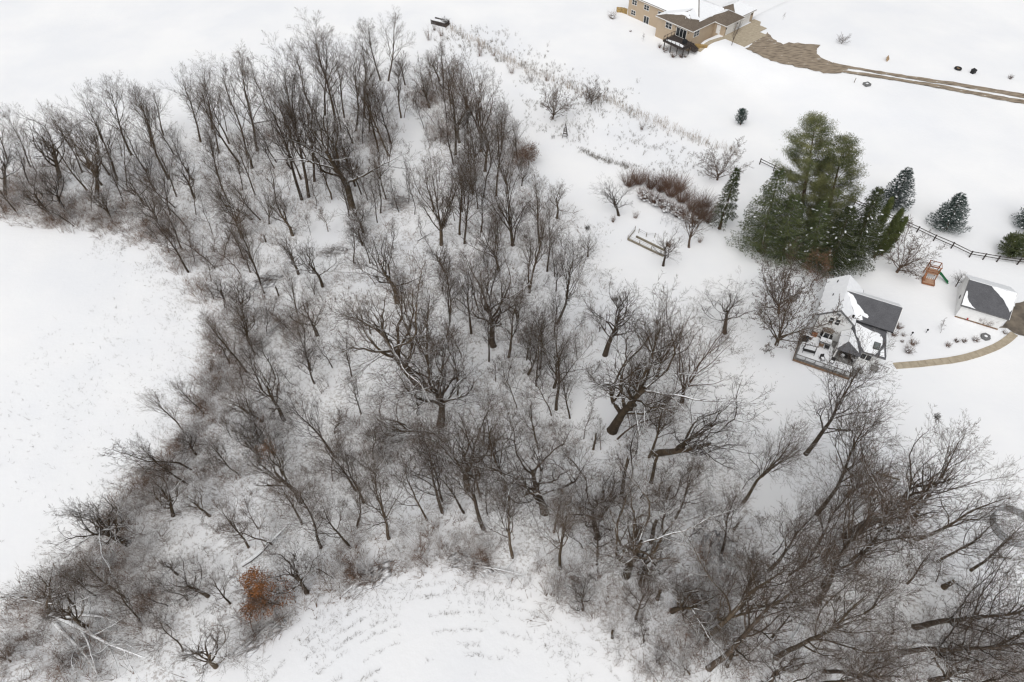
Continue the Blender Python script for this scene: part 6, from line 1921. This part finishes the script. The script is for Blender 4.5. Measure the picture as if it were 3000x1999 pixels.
# furniture on the deck
def furn(name, u, v, rz, z=.6):
    return empty(name, K3(u, v, z), HR + rz)
t = furn('patio_table', 11.75, 82.75, 0)
MB().box((-.85, -.5, .68), (.85, .5, .74)).build('table_top', M['black'], t)
MB().slab([(-.82, -.48, .84), (.82, -.48, .84), (.82, .48, .85), (-.82, .48, .85)], .09).build('snow_cap', M['snow'], t)
for a in ((-.75, -.4), (.75, -.4), (.75, .4), (-.75, .4)):
    MB().bar((a[0], a[1], 0), (a[0], a[1], .68), .06).build('leg', M['black'], t)
tag(t, 'snow-topped rectangular patio table in front of the bay window', 'table')
def chair(u, v, rz, lab, m='wicker', snow=True, w=.55, grp='patio chairs'):
    c = furn('patio_chair', u, v, rz)
    MB().box((-w / 2, -.28, .36), (w / 2, .28, .43)).build('seat', M[m], c)
    MB().slab([(-w / 2, .30, .40), (w / 2, .30, .40), (w / 2, .42, 1.0), (-w / 2, .42, 1.0)], .06, up=(0, -1, 0)).build('backrest', M[m], c)
    for s in (-1, 1):
        MB().bar((s * w / 2, -.28, .62), (s * w / 2, .34, .62), .06).build('armrest', M[m], c)
        MB().bar((s * w / 2, -.26, 0), (s * w / 2, -.26, .62), .05).build('leg', M[m], c)
        MB().bar((s * w / 2, .3, 0), (s * w / 2, .3, .4), .05).build('leg', M[m], c)
    if snow:
        MB().slab([(-w / 2 + .05, -.25, .53), (w / 2 - .05, -.25, .53), (w / 2 - .05, .24, .54), (-w / 2 + .05, .24, .54)], .1).build('snow_cushion', M['snow'], c)
    return tag(c, lab, 'chair', grp)
chair(11.3, 81.95, math.pi, 'brown chair at the near left side of the snowy table', 'brown_wood', False)
chair(12.15, 81.95, math.pi, 'black chair at the near right side of the snowy table', snow=False)
chair(11.45, 83.4, 0, 'chair behind the snowy table, left one by the bay window', snow=True)
chair(12.2, 83.5, 0, 'chair behind the snowy table, right one by the bay window', snow=False)
chair(11.95, 79.2, .5, 'left of two snow-seated chairs by the front railing')
chair(13.3, 79.2, -.3, 'right of two snow-seated chairs by the front railing')
chair(14.55, 81.2, 1.2, 'round black chair at the left under the porch roof', w=.7)
chair(16.0, 81.0, 2.4, 'round black chair at the right under the porch roof', w=.7)
chair(15.0, 82.4, 0, 'black wicker seat at the porch back wall, left', snow=False, w=.8)
chair(15.95, 82.35, 0, 'black wicker seat at the porch back wall, right', snow=False, w=.8)
b_ = furn('porch_table', 15.3, 81.5, .3)
MB().box((-.4, -.25, .36), (.4, .25, .42)).build('table_top', M['wicker'], b_)
MB().box((-.32, -.2, 0), (.32, .2, .36)).build('base', M['wicker'], b_)
tag(b_, 'low dark table between the porch chairs', 'table')
s_ = furn('swing_bench', 9.85, 79.95, math.pi + .1)
MB().box((-.85, -.3, .4), (.85, .3, .5)).build('seat', M['wicker'], s_)
MB().slab([(-.85, .3, .45), (.85, .3, .45), (.85, .45, 1.05), (-.85, .45, 1.05)], .08, up=(0, -1, 0)).build('backrest', M['wicker'], s_)
for q in (-.85, .85):
    MB().bar((q, -.35, 0), (q, .05, 1.6), .06).build('frame_leg', M['black'], s_)
    MB().bar((q, .5, 0), (q, .05, 1.6), .06).build('frame_leg', M['black'], s_)
MB().bar((-.9, .05, 1.6), (.9, .05, 1.6), .07).build('top_bar', M['black'], s_)
MB().slab([(-.8, -.28, .6), (.8, -.28, .6), (.8, .25, .6), (-.8, .25, .6)], .1).build('snow_cushion', M['snow'], s_)
tag(s_, 'dark covered bench with snow at the left front of the deck', 'bench')
g = furn('barbecue_grill', 8.85, 82.0, .2)
MB().box((-.4, -.3, .1), (.4, .3, .8)).build('cabinet', M['black'], g)
MB().tube([(-.4, 0, .85), (.4, 0, .85)], .3, k=10).build('lid', M['black'], g)
MB().box((.4, -.25, .75), (.8, .25, .8)).build('side_shelf', M['black'], g)
tag(g, 'black barbecue grill at the left railing of the deck', 'grill')
g = furn('wooden_chest', 9.95, 83.75, 0)
MB().box((-.4, -.25, 0), (.4, .25, .5)).build('chest_body', M['cedar'], g)
MB().box((-.43, -.28, .505), (.43, .28, .56)).build('lid', M['cedar'], g)
tag(g, 'small orange-brown chest at the left end of the gable wall', 'chest')
# trellis screen and steps by the walkway
ts = empty('porch_railing', K3(18.9, 81.6, 0), HR)
for k in range(7):
    MB().box((.0 + k * .36, .0, .1), (.05 + k * .36, .05, 1.2)).build('rail_post', M['grey_wood'], ts)
MB().bar((0, .02, 1.22), (2.3, .02, 1.22), .08, .06).build('top_rail', M['grey_wood'], ts)
MB().slab([(-.2, -.9, .5), (.9, -.9, .5), (.9, -.1, .9), (-.2, -.1, .9)], .05).build('ramp_panel', M['grey_wood'], ts)
tag(ts, 'grey porch railing and panel where the walkway meets the house', 'railing')

# ------------------------------------------------------------------ white garage
GO = hw(29.3, 98.6)
A_ = (70.77 + .1, 74.67)
gar = empty('white_garage', (A_[0], A_[1], 0), HR)
GL, GW, GE, GR_ = 6.2, 7.4, 3.0, 4.95
mb = MB()
sec = [(0, 0), (GW, 0), (GW, GE - .24), (GW / 2, GR_ - .25), (0, GE - .24)]
mb.v = [(GL, v, z) for v, z in sec] + [(0, v, z) for v, z in sec]
mb.f = [(0, 1, 2, 3, 4), (9, 8, 7, 6, 5)] + [((i + 1) % 5, i, 5 + i, 5 + (i + 1) % 5) for i in range(5)]
mb.build('wall', M['white'], gar)
sl_ = (GR_ - GE + .18) / (GW / 2 + .3)
gz = lambda v: GR_ - abs(v - GW / 2) * sl_
for s in (-1, 1):
    ve = GW / 2 + s * (GW / 2 + .3)
    MB().slab([(-.3, ve, gz(ve)), (GL + .35, ve, gz(ve)), (GL + .35, GW / 2, GR_), (-.3, GW / 2, GR_)], .12).build('roof_slope', M['shingle'], gar)
gj = lambda poly: [(p[0], p[1], gz(p[1]) + .07) for p in ragged(poly, .35, .04, rh)]
MB().slab(gj([(-.26, -.25), (1.75, -.27), (1.2, .05), (.6, .45), (.2, 1.1), (.0, 1.9), (-.2, 2.0)]), .06).build('roof_snow', M['snow'], gar)
MB().slab(gj([(2.9, 3.66), (3.4, 3.2), (4.2, 2.75), (5.1, 2.1), (5.9, 1.2), (6.3, .7), (6.5, 1.2), (6.52, 3.66)]), .06).build('roof_snow', M['snow'], gar)
MB().slab(gj([(-.26, 3.74), (6.5, 3.74), (6.5, 7.6), (-.26, 7.6)]), .06).build('roof_snow', M['snow'], gar)
for s in (-1, 1):
    ve = GW / 2 + s * (GW / 2 + .3)
    MB().bar((-.32, ve, gz(ve) - .08), (-.32, GW / 2, GR_ - .08), .05, .16).build('rake_trim', M['concrete_g'] if s < 0 else M['trim'], gar)
    MB().bar((GL + .37, ve, gz(ve) - .08), (GL + .37, GW / 2, GR_ - .08), .05, .16).build('rake_trim', M['trim'], gar)
MB().bar((-.3, -.34, gz(-.3) - .07), (GL + .35, -.34, gz(-.3) - .07), .06, .14).build('gutter', M['concrete_g'], gar)
MB().box((-.02, -.06, 0), (GL + .02, -.005, .28)).build('base_board', M['brown_wood'], gar)
MB().box((GL + .005, 1.0, 0), (GL + .06, 6.4, 2.4)).build('garage_door', M['trim'], gar)
MB().box((-.07, 3.3, 1.1), (-.005, 3.8, 1.6)).build('wall_vent', M['concrete_g'], gar)
MB().tube([(1.7, -.12, .3), (1.75, -.14, .55), (1.6, -.12, .6)], [.08, .12, .05], k=7).build('fire_hydrant_reel', M['red'], gar)
tag(gar, 'white garage with grey roof and curved snow patches at the right edge', 'garage')

# ------------------------------------------------------------------ tan house
TR_ = math.atan2(TH_EX[1], TH_EX[0])
tan = empty('tan_house', (TH_O[0], TH_O[1], 0), TR_)
MB().box((0, 0, -.3), (12.8, 11.5, 5.15)).build('left_wall', M['tan'], tan)
MB().box((12.81, -3.7, -.3), (23.7, 11.49, 5.05)).build('front_wall', M['tan'], tan)
MB().box((21.5, 4.9, 0), (27.1, 9.6, 4.95)).build('garage_wall', M['tan'], tan)
MB().box((20.0, 9.61, 0), (26.4, 17.4, 4.93)).build('garage_wall', M['tan'], tan)
MB().box((-.06, -.06, -.3), (.06, .06, 5.1)).build('corner_trim', M['trim'], tan)
def hip(parent, u0, u1, v0, v1, ze, zr, axis, m, snow_faces, ins, o=.42):
    """hip roof: four slopes, snow slabs on the named ones"""
    u0, u1, v0, v1 = u0 - o, u1 + o, v0 - o, v1 + o
    if axis == 'u':
        vm = (v0 + v1) / 2
        r0, r1 = (u0 + ins, vm, zr), (u1 - ins, vm, zr)
        F = {'front': [(u0, v0, ze), (u1, v0, ze), r1, r0], 'back': [(u0, v1, ze), (u1, v1, ze), r1, r0],
             'left': [(u0, v0, ze), (u0, v1, ze), r0], 'right': [(u1, v0, ze), (u1, v1, ze), r1]}
    else:
        um = (u0 + u1) / 2
        r0, r1 = (um, v0 + ins, zr), (um, v1 - ins, zr)
        F = {'left': [(u0, v0, ze), (u0, v1, ze), r1, r0], 'right': [(u1, v0, ze), (u1, v1, ze), r1, r0],
             'front': [(u0, v0, ze), (u1, v0, ze), r0], 'back': [(u0, v1, ze), (u1, v1, ze), r1]}
    for k, P in F.items():
        MB().slab(P, .12).build('roof_slope', m, parent)
        if k in snow_faces:
            c = sum((Vector(p) for p in P), Vector()) / len(P)
            S_ = [tuple(Vector(p).lerp(c, .03) + Vector((0, 0, .11))) for p in P]
            MB().slab(S_, .07).build('roof_snow', M['snow'], parent)
    for a, b in (((u0, v0), (u1, v0)), ((u1, v0), (u1, v1)), ((u0, v0), (u0, v1))):
        MB().bar((a[0], a[1], ze - .09), (b[0], b[1], ze - .09), .08, .18).build('fascia', M['trim'], parent)
ALL = ('front', 'back', 'left', 'right')
hip(tan, 0, 22.5, 0, 11.5, 5.25, 7.9, 'u', M['shingle_tan'], ALL, 5.5)
hip(tan, 12.81, 23.7, -3.7, 7.0, 5.15, 6.75, 'v', M['shingle_tan'], ('left',), 4.6)
hip(tan, 20.0, 26.4, 9.6, 17.4, 5.0, 6.9, 'v', M['shingle_tan'], ('left', 'back', 'right'), 3.0)
hip(tan, 21.5, 27.1, 4.9, 11.5, 5.05, 6.6, 'v', M['shingle_tan'], ('left', 'back'), 2.9)
# snow that has slid on the front block: upper part still white, its rim exposed
rt2 = random.Random(31)
def front_plane(u, v):
    return 5.15 + (v + 4.12) / 4.6 * 1.6 + .10
MB().slab([(p[0], p[1], front_plane(*p)) for p in ragged([(14.3, -2.5), (16.0, -1.9), (18.3, -.9), (20.4, -1.3), (20.6, -.9), (18.3, .35), (17.6, -.1), (15.0, -2.0)], .5, .1, rt2)], .06).build('roof_snow', M['snow'], tan)
def right_plane(u, v):
    return 5.15 + (24.12 - u) / 5.87 * 1.6 + .10
MB().slab([(p[0], p[1], right_plane(*p)) for p in ragged([(20.7, -.9), (22.0, .8), (22.4, 3.5), (22.6, 7.2), (18.4, 7.0), (18.4, .5)], .5, .1, rt2)], .06).build('roof_snow', M['snow'], tan)
# windows and doors
fx_, fn = (1, 0), (0, -1)
for (u, z, w, h, s, mu) in ((6.05, 3.9, 1.6, 1.15, 2, 2), (1.95, 3.9, 1.5, 1.1, 2, 2), (10.5, 3.7, 1.1, 1.2, 2, 1), (1.95, 1.3, 1.4, 1.1, 2, 2), (6.5, .85, 1.6, 1.9, 1, 2), (11.1, 1.4, .6, 1.2, 2, 1)):
    window(tan, (u, 0, z), fx_, h, w, s, nrm=fn, mull=mu)
window(tan, (16.5, -3.7, 3.95), fx_, 1.3, 1.8, 2, nrm=fn, mull=2)
window(tan, (20.55, -3.7, 3.5), fx_, 2.0, 3.0, 1, nrm=fn, mull=3, name='patio_door')
window(tan, (23.7, -1.95, 3.95), (0, 1), 1.25, 1.9, 2, nrm=(1, 0), mull=2)
d_ = MB().box((24.65, 4.82, 2.4), (25.75, 4.895, 4.45)).build('door', M['trim'], tan)
MB().tube([(25.6, 4.78, 3.35), (25.6, 4.74, 3.35)], .05, k=6).build('handle', M['black'], d_)
def gdoor(u, v0, v1, z0, z1):
    g_ = MB().box((u + .01, v0 - .12, z0), (u + .045, v1 + .12, z1 + .12)).build('garage_door', M['trim'], tan)
    n = 4
    for i in range(n):
        MB().box((u + .05, v0, z0 + (z1 - z0) * i / n + .02), (u + .085, v1, z0 + (z1 - z0) * (i + 1) / n - .02)).build('door_panel', M['trim'], g_)
gdoor(27.1, 5.4, 9.2, 2.35, 4.6)
gdoor(26.4, 10.2, 16.0, 2.35, 4.6)
for (u, v) in ((27.15, 5.1), (26.45, 16.6), (27.15, 9.45)):
    MB().box((u, v - .09, 4.0), (u + .15, v + .09, 4.35)).build('wall_lamp', M['black'], tan)
MB().box((18.6, -3.78, 4.25), (18.75, -3.7, 4.5)).build('wall_lamp', M['black'], tan)
MB().box((22.6, -3.78, 4.1), (22.75, -3.7, 4.35)).build('wall_lamp', M['black'], tan)
MB().tube([(19.5, -1.5, 6.0), (19.5, -1.5, 6.7)], .08, k=7).build('vent_pipe', M['trim'], tan)
MB().tube([(20.6, -1.2, 6.0), (20.6, -1.2, 6.7)], .08, k=7).build('vent_pipe', M['trim'], tan)
tag(tan, 'tan sided two-storey house with snowy hipped roofs at the top', 'house')

def TW(u, v, z=0.):
    return (TH_O[0] + u * TH_EX[0] + v * TH_EY[0], TH_O[1] + u * TH_EX[1] + v * TH_EY[1], z)
# deck of the tan house
td = empty('raised_deck', TW(18.7, -8.0), TR_)
D_ = lambda u, v, z: (u - 18.7, v + 8.0, z)
vv = -7.95
while vv < -3.75:
    MB().box(D_(18.7, vv, 2.38), D_(24.9, min(vv + .58, -3.72), 2.46)).build('board', M['dark_wood'], td)
    vv += .6
for u in (18.9, 20.9, 22.9, 24.7):
    MB().bar(D_(u, -7.5, -.1), D_(u, -7.5, 2.36), .17).build('post', M['dark_wood'], td)
MB().bar(D_(24.7, -5.2, -.1), D_(24.7, -5.2, 2.36), .17).build('post', M['dark_wood'], td)
MB().box(D_(18.65, -8.05, 2.1), D_(24.95, -7.97, 2.44)).build('fascia', M['dark_wood'], td)
MB().box(D_(24.92, -7.96, 2.1), D_(25.0, -3.8, 2.44)).build('fascia', M['dark_wood'], td)
for a, b in (((18.75, -7.92), (24.85, -7.92)), ((24.85, -7.92), (24.85, -5.2)), ((18.75, -7.92), (18.75, -3.8))):
    for z in (2.62, 3.42):
        MB().bar(D_(*a, z), D_(*b, z), .07, .08).build('rail', M['dark_wood'], td)
    L2 = math.hypot(b[0] - a[0], b[1] - a[1])
    n = int(L2 / 1.5) + 1
    for i in range(n + 1):
        q = i / n
        p = (a[0] + (b[0] - a[0]) * q, a[1] + (b[1] - a[1]) * q)
        MB().bar(D_(*p, 2.45), D_(*p, 3.45), .09).build('rail_post', M['dark_wood'], td)
MB().slab([D_(*p) for p in ((19.2, -7.7, 2.52), (24.4, -7.7, 2.52), (24.2, -6.7, 2.52), (22.5, -6.4, 2.52), (19.4, -6.9, 2.52))], .06).build('deck_snow', M['snow'], td)
for k in range(4):
    MB().box(D_(25.0 + .35 * k, -5.1, 1.2), D_(25.34 + .35 * k, -3.9, 2.3 - k * .12)).build('step', M['dark_wood'], td)
tag(td, 'dark railed deck on tall posts at the tan house', 'deck')
o = empty('deck_grill', TW(23.4, -5.6, 2.46), TR_)
MB().box((-.5, -.3, 0), (.5, .3, .85)).build('cabinet', M['black'], o)
MB().tube([(-.45, 0, .9), (.45, 0, .9)], .28, k=8).build('lid', M['black'], o)
tag(o, 'dark covered grill on the raised deck of the tan house', 'grill')
# retaining walls of yellow stone, stone by stone
def stone_wall(name, pts, rows, lab, seed):
    rg = random.Random(seed)
    w = empty(name, (pts[0][0], pts[0][1], 0))
    for r_ in range(rows):
        for a, b in zip(pts[:-1], pts[1:]):
            d = Vector((b[0] - a[0], b[1] - a[1]))
            L2 = d.length
            d.normalize()
            n = Vector((-d.y, d.x))
            q = rg.uniform(-.3, 0)
            while q < L2 - .15:
                l = rg.uniform(.5, .95)
                q0, q1 = max(0, q), min(L2, q + l)
                zt = .45 * (r_ + 1) * (1 - .0) 
                c0 = Vector((a[0] - pts[0][0], a[1] - pts[0][1])) + d * q0
                c1 = c0 + d * (q1 - q0 - .04)
                j = rg.uniform(-.05, .05)
                P = [(*(c0 + n * (j - .25)), zt - .02), (*(c1 + n * (j - .25)), zt - .02), (*(c1 + n * (j + .25)), zt - .02 + rg.uniform(-.03, .03)), (*(c0 + n * (j + .25)), zt - .02)]
                MB().slab(P, .42).build('stone', M['stone'], w)
                q += l
    tag(w, lab, 'stone wall')
stone_wall('retaining_wall', [TW(24.9, -3.4)[:2], TW(26.0, -2.4)[:2], TW(27.4, -1.6)[:2]], 5, 'yellow stone retaining wall right of the raised deck', 51)
stone_wall('retaining_wall', [TW(-.2, .4)[:2], TW(-1.8, .2)[:2], TW(-3.2, -.9)[:2]], 3, 'curved yellow stone wall at the left end of the tan house', 52)
# apron and front walk of concrete slabs
apron = tag(empty('garage_apron', TW(27, 4.5), TR_), 'tan concrete apron in front of the tan house garage doors', None, kind='structure')
Ap = lambda u, v: (u - 27, v - 4.5, 0)
def apron_slab(P):
    vv_ = []
    for u, v in P:
        w_ = TW(u, v)
        vv_.append((u - 27, v - 4.5, float(terrain(w_[0], w_[1])) + .14))
    MB().slab(vv_, .12).build('slab', M['concrete'], apron)
for i in range(3):
    for j in range(4):
        u0_, u1_ = 27.15 + i * 2.25, 27.15 + (i + 1) * 2.25 - .03
        v0_, v1_ = 4.0 + j * 3.1, 4.0 + (j + 1) * 3.1 - .03
        if i == 2 and j == 3:
            continue
        apron_slab([(u0_, v0_), (u1_, v0_), (u1_, v1_), (u0_, v1_)])
apron_slab([(26.5, 16.45), (29.5, 16.45), (28.6, 18.2), (26.5, 18.2)])
fw = tag(empty('front_walk', TW(25, -3), TR_), 'narrow concrete walk from deck steps to the tan garage', None, kind='structure')
a_, b2 = Vector((26.2, -3.4)), Vector((27.6, 4.0))
for k in range(6):
    p, q = a_.lerp(b2, k / 6), a_.lerp(b2, (k + .96) / 6)
    P = []
    for (c, s) in ((p, -.6), (q, -.6), (q, .6), (p, .6)):
        w_ = TW(c.x + s, c.y)
        P.append((c.x + s - 25, c.y + 3, float(terrain(w_[0], w_[1])) + .13))
    MB().slab(P, .12).build('slab', M['concrete'], fw)
